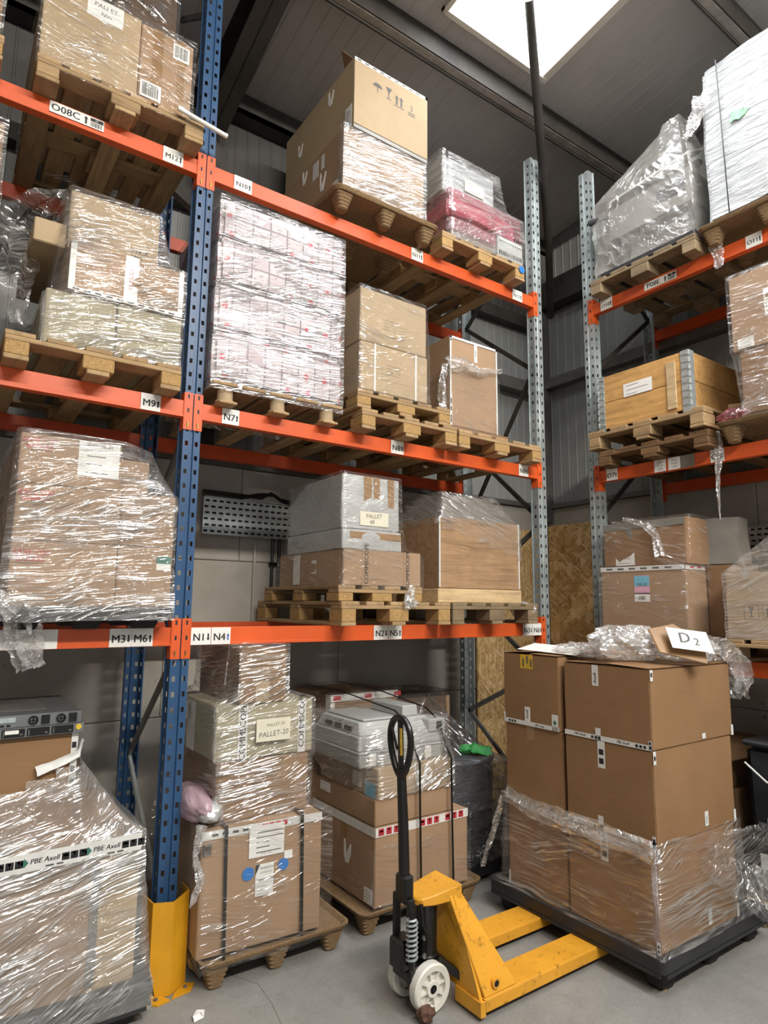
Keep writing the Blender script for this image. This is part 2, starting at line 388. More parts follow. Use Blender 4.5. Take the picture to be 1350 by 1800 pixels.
def tag(o, label=None, cat=None, group=None, kind=None):
    if label: o['label'] = label
    if cat: o['category'] = cat
    if group: o['group'] = group
    if kind: o['kind'] = kind
    return o
def root(name, loc, label, cat, group=None, rz=0.0):
    o = bpy.data.objects.new(name, None); o.empty_display_size = 0.1; COL.objects.link(o)
    o.location = loc; o.rotation_euler = (0, 0, rz)
    return tag(o, label, cat, group)
_pc = {}
def piece(parent, name, sx, sy, sz, loc, mat, bev=0.003, rz=0.0):
    """one board, block or slat: shares its mesh with every piece of the same size and material"""
    k = (name, round(sx, 3), round(sy, 3), round(sz, 3), mat)
    if k not in _pc:
        b = MB(); b.box(-sx / 2, sx / 2, -sy / 2, sy / 2, -sz / 2, sz / 2)
        o = b.obj(name, mat, None, bevel=bev); _pc[k] = o.data
    else:
        o = bpy.data.objects.new(name, _pc[k]); COL.objects.link(o)
    o.parent = parent; o.location = loc; o.rotation_euler = (0, 0, rz)
    return o

# ------------------------------------------------------------------ building: floor, walls, roof
XW, YW = 4.06, 1.13
def struct(name, b, mats, **k):
    return tag(b.obj(name, mats, **k), kind='structure')
b = MB(); b.box(-6, XW + .2, -9, YW + .2, -.12, 0)
floor = struct('floor', b, 'concrete')
b = MB(); pts = [(.16, .30), (.24, .05), (.30, -.12), (.37, -.25), (.36, -.42), (.33, -.58), (.30, -.9), (.33, -1.3)]
for i in range(len(pts) - 1):
    for (p, q, r_) in ((pts[i], pts[i + 1], .0022),):
        b.obox((p[0], p[1], .0002), (q[0], q[1], .0002), .0022, .0012)
b.obj('floor_crack', 'ink_soft', floor)

def ribbed(name, a0, a1, c0, c1, mp, mat, parent, pitch=0.1, dep=0.004):
    """a lining sheet with small ribs along c"""
    b = MB(); a = a0; prof = []
    while a < a1 - 1e-6:
        for da, dd in ((0, 0), (pitch * .80, 0), (pitch * .84, dep), (pitch * .96, dep)):
            if a + da < a1: prof.append((a + da, dd))
        a += pitch
    prof.append((a1, 0))
    vs = []
    for (q, d) in prof: vs += [mp(q, c0, d), mp(q, c1, d)]
    b.add(vs, [(2 * i, 2 * i + 1, 2 * i + 3, 2 * i + 2) for i in range(len(prof) - 1)])
    return b.obj(name, mat, parent)

def block_course(parent, wall, spans, z0, z1):
    for (s0, s1) in spans:
        b = MB()
        if wall == 'N': b.box(s0 + .0015, s1 - .0015, YW - .02, YW + .06, z0 + .002, z1 - .002)
        else: b.box(XW - .02, XW + .06, s0 + .0015, s1 - .0015, z0 + .002, z1 - .002)
        b.obj('concrete_panel', 'painted_concrete', parent, bevel=.006)
def frange(a, c, st):
    o = []
    while a < c - 1e-6: o.append((a, min(c, a + st))); a += st
    return o
b = MB(); b.box(-6, XW + .2, YW, YW + .2, 0, 2.74); b.box(-6, XW + .2, YW + .02, YW + .2, 2.74, 6.0)
wall_back = struct('wall_back', b, 'painted_concrete')
ZJ = [(0, 1.02), (1.02, 2.06), (2.06, 2.74)]
for i, (z0, z1) in enumerate(ZJ): block_course(wall_back, 'N', frange(-6 - .5 * (i % 2), XW, 1.35), z0, z1)
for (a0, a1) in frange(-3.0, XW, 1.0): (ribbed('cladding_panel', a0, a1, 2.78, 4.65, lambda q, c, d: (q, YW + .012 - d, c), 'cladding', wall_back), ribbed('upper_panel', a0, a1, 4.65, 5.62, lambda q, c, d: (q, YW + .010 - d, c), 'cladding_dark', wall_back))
b = MB(); b.box(-6, XW, YW - .05, YW, 2.74, 2.785); b.obj('wall_sill', 'steel_grey', wall_back)
b = MB(); b.box(-6, XW, YW - .10, YW, 3.90, 4.03); b.box(-6, XW, YW - .12, YW - .10, 3.90, 3.93); b.obj('wall_rail', 'steel_grey', wall_back)
b = MB(); b.box(-6, XW, YW - .16, YW - .13, 5.47, 5.62); b.box(-6, XW, YW - .16, YW, 5.47, 5.49); b.obj('eaves_beam', 'steel_dark', wall_back)
b = MB(); b.box(-6, XW, YW - .1, YW, 4.60, 4.72); b.obj('wall_rail', 'steel_dark', wall_back)
b = MB(); b.box(XW, XW + .2, -9, YW, 0, 2.74); b.box(XW + .02, XW + .2, -9, YW, 2.74, 7.2)
wall_right = struct('wall_right', b, 'painted_concrete')
for i, (z0, z1) in enumerate(ZJ): block_course(wall_right, 'E', frange(-5 - .5 * (i % 2), YW - .03, 1.35), z0, z1)
for (a0, a1) in frange(-4.87, YW, 1.0): ribbed('cladding_panel', a0, a1, 2.78, 6.9, lambda q, c, d: (XW + .012 - d, q, c), 'cladding', wall_right)
b = MB(); b.box(XW - .05, XW, -5, YW, 2.74, 2.785); b.obj('wall_sill', 'steel_grey', wall_right)
b = MB(); b.box(XW - .10, XW, -5, YW, 3.98, 4.08); b.obj('wall_rail', 'steel_grey', wall_right)
b = MB(); b.box(XW - .16, XW, -5, YW, 4.83, 5.10); b.obj('gable_beam', 'steel_dark', wall_right)
b = MB(); b.box(XW - .12, XW - .01, YW - .13, YW - .02, 2.60, 6.0); b.obj('corner_post', 'steel_grey', wall_back)
b = MB(); b.box(-6.2, -6, -9, YW + .2, 0, 7.2); wall_left = struct('wall_left', b, 'cladding')
# portal frame: column and haunched rafter
b = MB()
b.box(.27, .45, YW - .03, YW - .02, 2.74, 5.3); b.box(.27, .45, YW - .22, YW - .21, 2.74, 5.05); b.box(.355, .365, YW - .21, YW - .03, 2.74, 5.1)
b.obj('column', 'steel_dark', wall_back)
RS = 0.13
def rz(y): return 5.62 + RS * (1.1 - y)
b = MB()
yy = [YW - .15, -.05, -1.2, -9]
dep = [.38, .27, .22, .22]
for i in range(3):
    y0, y1 = yy[i], yy[i + 1]
    a0, a1 = rz(y0) - .02, rz(y1) - .02; c0, c1 = a0 - dep[i], a1 - dep[i + 1]
    for (xa, xb, t0, t1, u0, u1) in ((.27, .45, a0, a1, a0 - .012, a1 - .012), (.27, .45, c0 + .012, c1 + .012, c0, c1), (.354, .366, a0, a1, c0, c1)):
        vs = [(x, y, z) for (y, zt, zb) in ((y0, t0, u0), (y1, t1, u1)) for z in (zb, zt) for x in (xa, xb)]
        b.add(vs, [(0, 2, 3, 1), (4, 5, 7, 6), (0, 1, 5, 4), (2, 6, 7, 3), (0, 4, 6, 2), (1, 3, 7, 5)])
# roof lining with roof-light openings
SKX = [(1.49, 2.45)]
SKY0, SKY1 = -.34, -7.5
bb = MB()
def roofbox(x0, x1, y0, y1, t0, t1, mbx, mi=0):
    vs = [(x, y, rz(y) + t) for y in (y0, y1) for t in (t0, t1) for x in (x0, x1)]
    mbx.add(vs, [(0, 2, 3, 1), (4, 5, 7, 6), (0, 1, 5, 4), (2, 6, 7, 3), (0, 4, 6, 2), (1, 3, 7, 5)], mi)
xs = [-6] + [v for p in SKX for v in p] + [XW + .2]
for i in range(0, len(xs), 2): roofbox(xs[i], xs[i + 1], SKY0, -9, .02, .12, bb)
roofbox(-6, XW + .2, YW + .2, SKY0, .02, .12, bb)
ceiling = struct('ceiling', bb, 'steel_grey')
for k in range(-6, 5):
    a0, a1 = k * 1.0 - .51, k * 1.0 + .49
    a1 = min(a1, XW)
    if a1 <= a0: continue
    sk = any(p0 < (a0 + a1) / 2 < p1 for p0, p1 in SKX)
    ribbed('roof_panel', a0, a1, YW, SKY0 if sk else -9, lambda q, c, d: (q, c, rz(c) + .012 - d), 'liner', ceiling, 0.115, .004)
b2 = b; b2.obj('rafter', 'steel_dark', ceiling)
for i in range(6):
    yp = -.16 - 1.28 * i
    b = MB(); z = rz(yp)
    zt = z - .005
    b.box(-6, XW, yp - .012, yp, zt - .17, zt)
    b.box(-6, XW, yp, yp + .07, zt - .17, zt - .155)
    b.box(-6, XW, yp + .06, yp + .072, zt - .195, zt - .155)
    b.obj('purlin', 'steel_dark', ceiling)
    b = MB(); b.box(-6, XW, yp + .001, yp + .058, zt - .174, zt - .1705); b.obj('purlin_flange', 'purlin_lip', ceiling)
for i, (p0, p1) in enumerate(SKX):
    b = MB(); roofbox(p0 - .05, p1 + .05, SKY0 + .05, SKY1, .13, .135, b)
    win = struct('window_%d' % (i + 1), b, 'rooflight')
    b = MB()
    roofbox(p0 - .03, p0 + .004, SKY0 + .03, SKY1, -.02, .13, b); roofbox(p1 - .004, p1 + .06, SKY0 + .03, SKY1, -.012, .13, b); roofbox(p0 - .03, p1 + .05, SKY0 - .004, SKY0 + .03, -.02, .13, b)
    b.obj('window_frame', 'frame_cream', win)
# diagonal wind brace to the corner
b = MB(); b.tube([(1.924, -.681, 5.852), (3.2, .27, 4.98), (3.75, .73, 4.61)], .033, 12); b.smooth = True
tag(b.obj('roof_brace', 'steel_dark', None, origin=(3.75, .73, 4.61)), 'long dark steel brace rod slanting from roof light to wall corner', 'brace')

# ------------------------------------------------------------------ wall furniture
b = None
def cable_tray(x0, x1, z0, z1, y, label, grp):
    t = root('cable_tray', (x0, y, z0), label, 'cable tray', grp)
    b = MB(); pit = .05; n = int((x1 - x0) / pit); rows = 6; dz = (z1 - z0) / rows
    for r in range(rows):
        for c in range(n):
            xa, za = c * pit, r * dz
            off = .008 if r % 2 else 0
            b.add([(xa, 0, za), (xa + pit, 0, za), (xa + pit, 0, za + dz), (xa, 0, za + dz), (xa + .006 + off, 0, za + dz * .32), (xa + .036 + off, 0, za + dz * .32), (xa + .036 + off, 0, za + dz * .66), (xa + .006 + off, 0, za + dz * .66)],
                  [(0, 1, 5, 4), (1, 2, 6, 5), (2, 3, 7, 6), (3, 0, 4, 7)])
    b.obj('tray_bed', 'galv', t)
    b = MB()
    for r_ in range(9): b.tube([(.01, .018, .015 + r_ * (z1 - z0 - .03) / 8), (x1 - x0 - .03, .018, .015 + r_ * (z1 - z0 - .03) / 8)], .0155, 6)
    b.obj('slot_shade', 'black_matt', t)  # dark rods added behind the bed to put shade into its slots
    b = MB(); b.box(0, n * pit, -.03, 0, -.004, 0); b.box(0, n * pit, -.03, 0, z1 - z0, z1 - z0 + .004); b.obj('tray_edge', 'galv', t)
    for q in (.2, .8):
        b = MB(); b.box((x1 - x0) * q - .02, (x1 - x0) * q + .02, .035, YW - .022 - y, .02, z1 - z0 - .02); b.obj('bracket', 'steel_grey', t)
    return t
cable_tray(.44, 1.28, 2.235, 2.49, 1.03, 'perforated steel cable tray on the back wall left of the foil boxes', None)
t = cable_tray(0, .9, 0, .25, 1.03, 'perforated steel cable tray high on right wall behind bottom cartons', None)
t.location = (3.955, -.62, 2.12); t.rotation_euler = (0, 0, -PI / 2)
b = MB(); b.tube([(.42, 1.0, 2.51), (.7, 1.0, 2.505), (.84, 1.0, 2.54), (.95, 1.0, 2.55), (1.02, 1.0, 2.51), (1.29, 1.0, 2.47)], .014, 8)
b.tube([(.42, 1.0, 2.525), (.86, 1.0, 2.52), (.93, 1.0, 2.56), (1.0, 1.0, 2.52), (1.29, 1.0, 2.485)], .012, 8); b.smooth = True
tag(b.obj('power_cable', 'black', None, origin=(.42, 1.0, 2.51)), 'black cables lying along the top edge of the tray on the back wall', 'cable')
for i, x in enumerate((1.0, 1.055)):
    b = MB(); b.tube([(x, YW - .035, 0.03), (x, YW - .035, 2.235)], .012, 8); b.smooth = True
    o = b.obj('conduit', 'black', None, origin=(x, YW - .035, .02))
    tag(o, ('left' if i == 0 else 'right') + ' of two black conduits running down the back wall below the tray', 'conduit')
    for z in (2.05, 1.85, .9):
        b = MB(); b.box(x - .022, x + .022, YW - .05, YW - .02, z - .012, z + .012); b.obj('clip', 'black', o, origin=(x, YW - .035, .02))
b = MB(); b.tube([(.862, YW - .035, .02), (.862, YW - .035, 2.2)], .011, 8); b.smooth = True
tag(b.obj('conduit', 'painted_concrete', None, origin=(.862, YW - .035, .02)), 'painted grey pipe standing on the back wall left of the black conduits', 'conduit')
b = MB(); b.box(3.04, 3.99, YW - .06, YW - .04, .01, 2.505); tag(b.obj('osb_board', 'osb', None, origin=(3.5, YW - .05, .01), bevel=.001), 'dim oriented strand board fixed to the back wall behind the wooden crate', 'board')
b = MB(); b.box(XW - .065, XW - .045, .53, 1.04, .01, 2.56); tag(b.obj('osb_board', 'osb', None, origin=(XW - .05, .8, .01), bevel=.001), 'bright oriented strand board standing between the two racks in the corner', 'board')

# ------------------------------------------------------------------ racking
Z1, Z2, Z3 = 1.640, 2.816, 4.203
BH = .09
class Fr:
    """rack frame: a = along the rack to the right, b = depth, c = height"""
    def __init__(s, kind, x, y): s.k, s.x, s.y = kind, x, y
    def p(s, a, b, c): return (s.x + a, s.y + b, c) if s.k == 'N' else (s.x + b, s.y - a, c)
    def box(s, mb, a0, a1, b0, b1, c0, c1, mi=0):
        p, q = s.p(a0, b0, c0), s.p(a1, b1, c1); mb.box(p[0], q[0], p[1], q[1], c0, c1, mi)
    def face(s):
        return ((1, 0, 0), (0, 0, 1), (0, -1, 0)) if s.k == 'N' else ((0, -1, 0), (0, 0, 1), (-1, 0, 0))

def upright(rk, fr, a, b0, sgn, z1, mat, label):
    """perforated post; sgn=+1 opens to the back, -1 is the rear post"""
    strips = []
    W, D, L = .046, .068, .008
    half = [((0, .010), (.007, .010), 0), ((.007, .010), (.011, 0), 0), ((.011, 0), (.018, 0), 0), ((.018, 0), (.034, 0), 1), ((.034, 0), (W, 0), 0),
            ((W, 0), (W, .022), 0), ((W, .022), (W, .040), 1), ((W, .040), (W, D), 0), ((W, D), (W + L, D), 0), ((W + L, D), (W + L, D - .006), 0)]
    for (p, q, h) in half:
        strips.append((p, q, h)); strips.append(((-q[0], q[1]), (-p[0], p[1]), h))
    mb = MB(); pit = .075; n = int(z1 / pit)
    for (p, q, h) in strips:
        P = [fr.p(a + p[0], b0 + sgn * p[1], 0), fr.p(a + q[0], b0 + sgn * q[1], 0)]
        def quad(c0, c1):
            mb.add([(P[0][0], P[0][1], c0), (P[1][0], P[1][1], c0), (P[1][0], P[1][1], c1), (P[0][0], P[0][1], c1)], [(0, 1, 2, 3)])
        if not h: quad(0, z1)
        else:
            c = 0.0
            for k in range(n):
                quad(c, k * pit + .026); c = k * pit + .051
            quad(c, z1)
    o = mb.obj('upright', mat, rk, origin=rk.location)
    if label: o['label'] = label
    mb = MB(); fr.box(mb, a - .07, a + .07, b0 - sgn * .02, b0 + sgn * .09, .001, .008)
    mb.obj('base_plate', mat, o, origin=rk.location)
    return o

def sticker(parent, name, o, R, U, N, wd, ht, items, bgm='paper', t=.0012, origin=(0, 0, 0), label=None):
    """a flat printed label: paper sheet with its printing; items in metres from the sheet's lower left"""
    o, R, U, N = map(Vector, (o, R, U, N))
    mats = [bgm]; mb = MB()
    mb.prism([(0, 0), (wd, 0), (wd, ht), (0, ht)], o, R, U, N, t, 0)
    for it in items:
        k = it[0]; mm = it[-1]
        if mm not in mats: mats.append(mm)
        mi = mats.index(mm); T = t + .0005
        if k == 't':
            _, s, x, y, size, bold, shear, rot, _ = it
            R2 = R * math.cos(rot) + U * math.sin(rot); U2 = -R * math.sin(rot) + U * math.cos(rot)
            mb.text(s, o + R * x + U * y, R2, U2, N, T, size, mi, bold, shear)
        elif k == 'r':
            _, x, y, a, c, _ = it; mb.poly([(x, y), (x + a, y), (x + a, y + c), (x, y + c)], o, R, U, N, T, mi)
        elif k == 'p':
            mb.poly(it[1], o, R, U, N, T, mi)
        elif k == 'd':
            _, x, y, r, _ = it; mb.poly([(x + r * math.cos(i * PI / 8), y + r * math.sin(i * PI / 8)) for i in range(16)], o, R, U, N, T, mi)
    ob = mb.obj(name, mats, parent, origin=origin)
    if label: ob['label'] = label
    return ob
def tx(s, x, y, size, m='ink', bold=0.012, shear=0.0, rot=0.0): return ('t', s, x, y, size, bold, shear, rot, m)
def arrow(x, y, h, m, up=True):
    s = 1 if up else -1; c = y + h / 2
    return ('p', [(x - h * .11, c - s * h / 2), (x + h * .11, c - s * h / 2), (x + h * .11, c + s * h * .15), (x + h * .25, c + s * h * .15), (x, c + s * h / 2), (x - h * .25, c + s * h * .15), (x - h * .11, c + s * h * .15)][::s], m)
def barcode(x, y, wd, h, m='ink'):
    rnd = random.Random(int(x * 1e4) + 3); out = []; q = x
    while q < x + wd - .003:
        a = rnd.choice((.0012, .002, .0035)); out.append(('r', q, y, a, h, m)); q += a + rnd.choice((.0015, .0025))
    return out
def umbrella(x, y, s, m):
    return [('p', [(x + s * .5 * math.cos(a * PI / 8), y + s * .5 + s * .4 * math.sin(a * PI / 8)) for a in range(9)], m), ('r', x - s * .04, y, s * .08, s * .6, m)]
def glass(x, y, s, m):
    return [('p', [(x, y + s * .4), (x + s * .3, y + s), (x - s * .3, y + s)], m), ('r', x - s * .04, y, s * .08, s * .5, m), ('r', x - s * .25, y, s * .5, s * .07, m)]
def uparrows(x, y, s, m):
    return [arrow(x - s * .22, y + s * .15, s * .85, m), arrow(x + s * .22, y + s * .15, s * .85, m), ('r', x - s * .5, y, s, s * .08, m)]

def beam(rk, fr, a0, a1, b0, sgn, top, mat, labels=(), pins='ink', endcaps=(True, True)):
    org = rk.location
    mb = MB()
    fr.box(mb, a0, a1, b0 + sgn * .003, b0 + sgn * .048, top - BH, top)
    fr.box(mb, a0, a1, b0 - sgn * .001, b0 + sgn * .003, top - BH, top - BH + .015)
    o = mb.obj('shelf_beam', mat, rk, origin=org, bevel=.0015)
    for e, (aa, s) in enumerate(((a0, -1), (a1, 1))):
        if not endcaps[e]: continue
        mb = MB()
        fr.box(mb, aa, aa + s * .043, b0 - sgn * .004, b0 - sgn * .0005, top - .155, top + .045)
        fr.box(mb, aa - s * .004, aa - s * .0005, b0 - sgn * .004, b0 + sgn * .060, top - .155, top + .045)
        for q in (.025, -.05, -.125):
            fr.box(mb, aa + s * .014, aa + s * .024, b0 - sgn * .0048, b0 - sgn * .004, top + q - .012, top + q + .010, 1)
        fr.box(mb, aa + s * .017, aa + s * .021, b0 - sgn * .009, b0 - sgn * .0045, top - .142, top - .115, 2)
        mb.obj('connector', [mat, 'ink', 'brass'], o, origin=org)
    R, U, N = fr.face()
    for L in labels:
        x, wd, items = L[0], L[1], L[2]; z = L[3] if len(L) > 3 else top - BH + .002; ht = L[4] if len(L) > 4 else BH - .004
        sticker(o, 'location_label', fr.p(x, b0 - sgn * .0015, z), R, U, N, wd, ht, items, 'paper', .0012, org)
    return o
def loc_lab(x, s, up=True, wd=.098, am='ink'):
    n = len(s); size = .052 if n < 3 else .040
    return (x, wd, [tx(s, wd * (.42 if n < 3 else .43), .036, size, 'ink', .008), arrow(wd * .87, .02, .036, am, up)])
def aisle_lab(x, s, z):
    return (x, .25, [tx(s, .072, .028, .052, 'ink', .015), arrow(.165, .008, .042, 'ink'), ('r', .185, .034, .06, .018, 'ink'), tx('18', .213, .043, .014, 'paper')] + barcode(.185, .006, .058, .025), z, .058)

NB = 2.628
frN = Fr('N', 0, 0)
rackN = root('pallet_rack', (0, 0, 0), 'blue and silver pallet rack with orange beams along the back wall', 'pallet rack')
upright(rackN, frN, 0, 0, 1, 7.2, 'blue', 'blue front post'); upright(rackN, frN, 0, .90, -1, 7.2, 'blue', 'blue rear post')
upright(rackN, frN, -2.72, 0, 1, 7.2, 'blue', None); upright(rackN, frN, -2.72, .90, -1, 7.2, 'blue', None)
upright(rackN, frN, 2.72, 0, 1, 5.43, 'galv', 'silver front post'); upright(rackN, frN, 2.72, .90, -1, 5.43, 'galv', 'silver rear post')
x0, x1 = .046, 2.674
beam(rackN, frN, x0, x1, 0, 1, Z1, 'orange', [loc_lab(.049, 'N1', False, .105), loc_lab(.157, 'N4', True, .103, 'ink_blue'), loc_lab(1.172, 'N2', False, .104), loc_lab(1.279, 'N5', True, .103), loc_lab(2.474, 'N3', False, .1), loc_lab(2.577, 'N6', True, .1)])
beam(rackN, frN, x0, x1, 0, 1, Z2, 'orange', [loc_lab(.158, 'N7'), loc_lab(1.288, 'N8', True, .1), loc_lab(2.466, 'N9', True, .1)])
beam(rackN, frN, x0, x1, 0, 1, Z3, 'orange', [loc_lab(.164, 'N10', True, .108), loc_lab(1.446, 'N11', True, .1), loc_lab(2.432, 'N12', True, .108)])
x0, x1 = -2.674, -.046
q = [loc_lab(-.339, 'M3', False, .1), loc_lab(-.238, 'M6', True, .1), (-.80, .24, [tx('2', .14, .045, .05)])]
beam(rackN, frN, x0, x1, 0, 1, Z1, 'orange', q)
beam(rackN, frN, x0, x1, 0, 1, Z2, 'orange', [loc_lab(-.268, 'M9', True, .098)])
beam(rackN, frN, x0, x1, 0, 1, Z3, 'orange', [loc_lab(-.238, 'M12', True, .108), aisle_lab(-.787, 'O08C', Z3 - .066)])
for (x0, x1) in ((.046, 2.674), (-2.674, -.046)):
    for z in (Z1, Z2, Z3): beam(rackN, frN, x0, x1, .90, -1, z, 'orange_deep')
def brace(rk, fr, a, pts, mat, wd=.04):
    for (b0, c0), (b1, c1) in zip(pts[:-1], pts[1:]):
        mb = MB(); mb.obox(fr.p(a, b0, c0), fr.p(a, b1, c1), .018, wd, 0, up=(1, 0, 0) if fr.k == 'O' else (0, 1, 0)); mb.obj('brace', mat, rk, origin=rk.location)
fz = [.28, .87, 1.52, 2.15, 2.72, 3.3, 3.9, 4.55, 5.2, 5.8, 6.4, 7.0]
brace(rackN, frN, 0, [(.06, fz[0]), (.84, fz[1])], 'galv', .034)
brace(rackN, frN, 0, [(.84 if i % 2 == 0 else .06, z) for i, z in enumerate(fz[1:])], 'steel_grey', .034)
fz2 = [.35, .90, 1.32, 1.75, 2.30, 2.92, 3.02, 3.62, 4.27, 4.75, 5.2]
brace(rackN, frN, 2.72, [(.06, .3), (.84, .9), (.06, 1.28), (.84, 1.85), (.06, 2.36)], 'steel_grey', .034)
brace(rackN, frN, 2.72, [(.06, 2.45), (.84, 3.15)], 'steel_dark', .034)
brace(rackN, frN, 2.72, [(.84, 2.45), (.06, 3.62), (.84, 4.24), (.06, 4.9)], 'steel_dark', .034)

XO, YO = 3.063, -.221
ZO1, ZO2, ZO3 = 1.441, 2.793, 4.146
frO = Fr('O', XO, YO)
rackO = root('pallet_rack', (XO, YO, 0), 'silver pallet rack with orange beams against the right wall', 'pallet rack')
for a in (0, 2.72):
    upright(rackO, frO, a, 0, 1, 5.32, 'galv', None); upright(rackO, frO, a, .90, -1, 5.32, 'galv', None)
    brace(rackO, frO, a, [(.06, .3), (.84, .9), (.06, 1.5), (.84, 2.1), (.06, 2.44), (.84, 3.1), (.06, 3.62), (.84, 4.25), (.06, 4.9)], 'steel_dark', .034)
beam(rackO, frO, .046, 2.674, 0, 1, ZO1, 'orange')
hw = lambda x, k: (x, .088, [tx(k[0], .044, .066, .022, 'ink_soft', 0, .2), tx(k[1], .044, .044, .022, 'ink_soft', 0, .2), tx(k[2], .044, .020, .022, 'ink_soft', 0, .2)])
beam(rackO, frO, .046, 2.674, 0, 1, ZO2, 'orange', [loc_lab(.113, 'O7', True, .095), hw(.507, ('Tony', 'Gear', 'ON')), hw(.612, ('Tony', 'Desk', 'ON')), (.70, .10, [('r', 0, 0, .1, .086, 'tape_grey')]), loc_lab(.909, 'O8', True, .09)])
beam(rackO, frO, .046, 2.674, 0, 1, ZO3, 'orange', [loc_lab(.120, 'O10', True, .105), aisle_lab(.500, 'P08E', ZO3 - .075), loc_lab(1.225, 'O11', True, .1)])
for z in (ZO1, ZO2, ZO3): beam(rackO, frO, .046, 2.674, .90, -1, z, 'orange_deep')
# ------------------------------------------------------------------ pallets
def pallet(label, x, y, z, wd, dp, h=.144, wood='wood', block='chip', ori='N', rz=0.0, boards=5, group=None, bottom=True, rnd=0.0):
    """timber pallet; x,y = left front corner, wd along the front, dp deep"""
    t = root('pallet', (x, y, z + .001), label, 'pallet', group, (0 if ori == 'N' else -PI / 2) + rz)
    th = .022; r = random.Random(int(abs(x * 911 + z * 77 + y * 13)))
    wx, wy = wood + '_x', wood + '_y'
    z0 = th if bottom else 0
    zb = h - 2 * th
    bw = .1
    for i in range(3):
        a = [bw / 2 + .0, wd / 2, wd - bw / 2][i]
        if bottom: piece(t, 'bottom_board', bw, dp, th, (a, dp / 2, th / 2), wy)
        for j in range(3):
            c = [.07, dp / 2, dp - .07][j]
            piece(t, 'block', bw + (.045 if i == 1 else 0) - r.uniform(0, .006), .14, zb - z0, (a, c, (z0 + zb) / 2), block, .004, r.uniform(-.03, .03))
    for j in range(3):
        piece(t, 'stringer_board', wd, .12, th, (wd / 2, [.06, dp / 2, dp - .06][j], zb + th / 2), wx)
    bwid = (wd - .02) / boards * .80
    for i in range(boards):
        a = bwid / 2 + (wd - bwid) * i / (boards - 1)
        piece(t, 'deck_board', bwid, dp - r.uniform(0, .012), th, (a, dp / 2, h - th / 2), wy, .003, r.uniform(-.004, .004))
    return t

def rrect(hx_, hy, r, n=4):
    o = []
    for cx, cy, a0 in ((hx_ - r, hy - r, 0), (-hx_ + r, hy - r, PI / 2), (-hx_ + r, -hy + r, PI), (hx_ - r, -hy + r, 3 * PI / 2)):
        for k in range(n + 1):
            a = a0 + PI / 2 * k / n; o.append((cx + r * math.cos(a), cy + r * math.sin(a)))
    return o
def loft(mb, rings, cap0=True, cap1=True, mi=0):
    n = len(rings[0]); vs = [p for r in rings for p in r]; fs = []
    for i in range(len(rings) - 1):
        for k in range(n): fs.append((i * n + k, i * n + (k + 1) % n, (i + 1) * n + (k + 1) % n, (i + 1) * n + k))
    if cap0: fs.append(tuple(range(n))[::-1])
    if cap1: fs.append(tuple((len(rings) - 1) * n + k for k in range(n)))
    mb.add(vs, fs, mi)
def fibre_pallet(label, x, y, z, wd, dp, h=.13, ori='N', rz=0.0, mat='fibre', nx=3, ny=3, inset=.085):
    """pressed wood-fibre pallet: dished deck with a rim on tapered hollow feet"""
    t = root('pallet', (x, y, z + .001), label, 'pallet', None, (0 if ori == 'N' else -PI / 2) + rz)
    mb = MB()
    def ring(hx_, hy, zz, r=.05): return [(wd / 2 + p[0], dp / 2 + p[1], zz) for p in rrect(hx_, hy, r)]
    loft(mb, [ring(wd / 2 - .04, dp / 2 - .04, h - .028), ring(wd / 2 - .012, dp / 2 - .012, h - .024), ring(wd / 2, dp / 2, h - .006), ring(wd / 2, dp / 2, h), ring(wd / 2 - .012, dp / 2 - .012, h), ring(wd / 2 - .03, dp / 2 - .03, h - .018)])
    mb.smooth = True; mb.obj('deck', mat, t)
    for i in range(nx):
        for j in range(ny):
            cx = inset + (wd - 2 * inset) * i / (nx - 1); cy = inset + (dp - 2 * inset) * j / (ny - 1)
            mb = MB(); rg = []
            for k in range(11):
                f = k / 10; hz = f * (h - .026); hw_ = .028 + .030 * f + (.005 if k % 2 else 0)
                rg.append([(cx + p[0], cy + p[1], hz) for p in rrect(hw_, hw_, .022, 3)])
            loft(mb, rg); mb.smooth = True
            mb.obj('foot', mat, t, angle=50)
    return t
def plastic_pallet(label, x0, x1, y0, y1, h=.16, z=0.0, nx=3, ny=3, t0=.10):
    t = root('pallet', ((x0 + x1) / 2, (y0 + y1) / 2, z), label, 'pallet')
    org = (0, 0, 0); W, D = (x1 - x0) / 2, (y1 - y0) / 2
    mb = MB()
    loft(mb, [[(p[0], p[1], zz) for p in rrect(W - d, D - d, .03)] for zz, d in ((t0, .012), (t0 + .006, 0), (h - .008, 0), (h, .008))])
    mb.obj('deck', 'black_plastic', t)
    for s in (-1, 1):
        mb = MB(); mb.box(-W + .02, W - .02, s * D - .004, s * D + .004, t0 - .012, t0 + .004); mb.box(s * W - .004, s * W + .004, -D + .02, D - .02, t0 - .012, t0 + .004); mb.obj('skirt', 'black_plastic', t)
    for i in range(nx):
        for j in range(ny):
            cx = -W + .11 + (2 * W - .22) * i / (nx - 1); cy = -D + .09 + (2 * D - .18) * j / (ny - 1)
            mb = MB(); loft(mb, [[(cx + p[0], cy + p[1], zz) for p in rrect(hw_, hw_ * .8, .02, 2)] for zz, hw_ in ((0.001, .05), (.02, .06), (t0, .068))]); mb.obj('foot', 'black_matt', t)
    return t

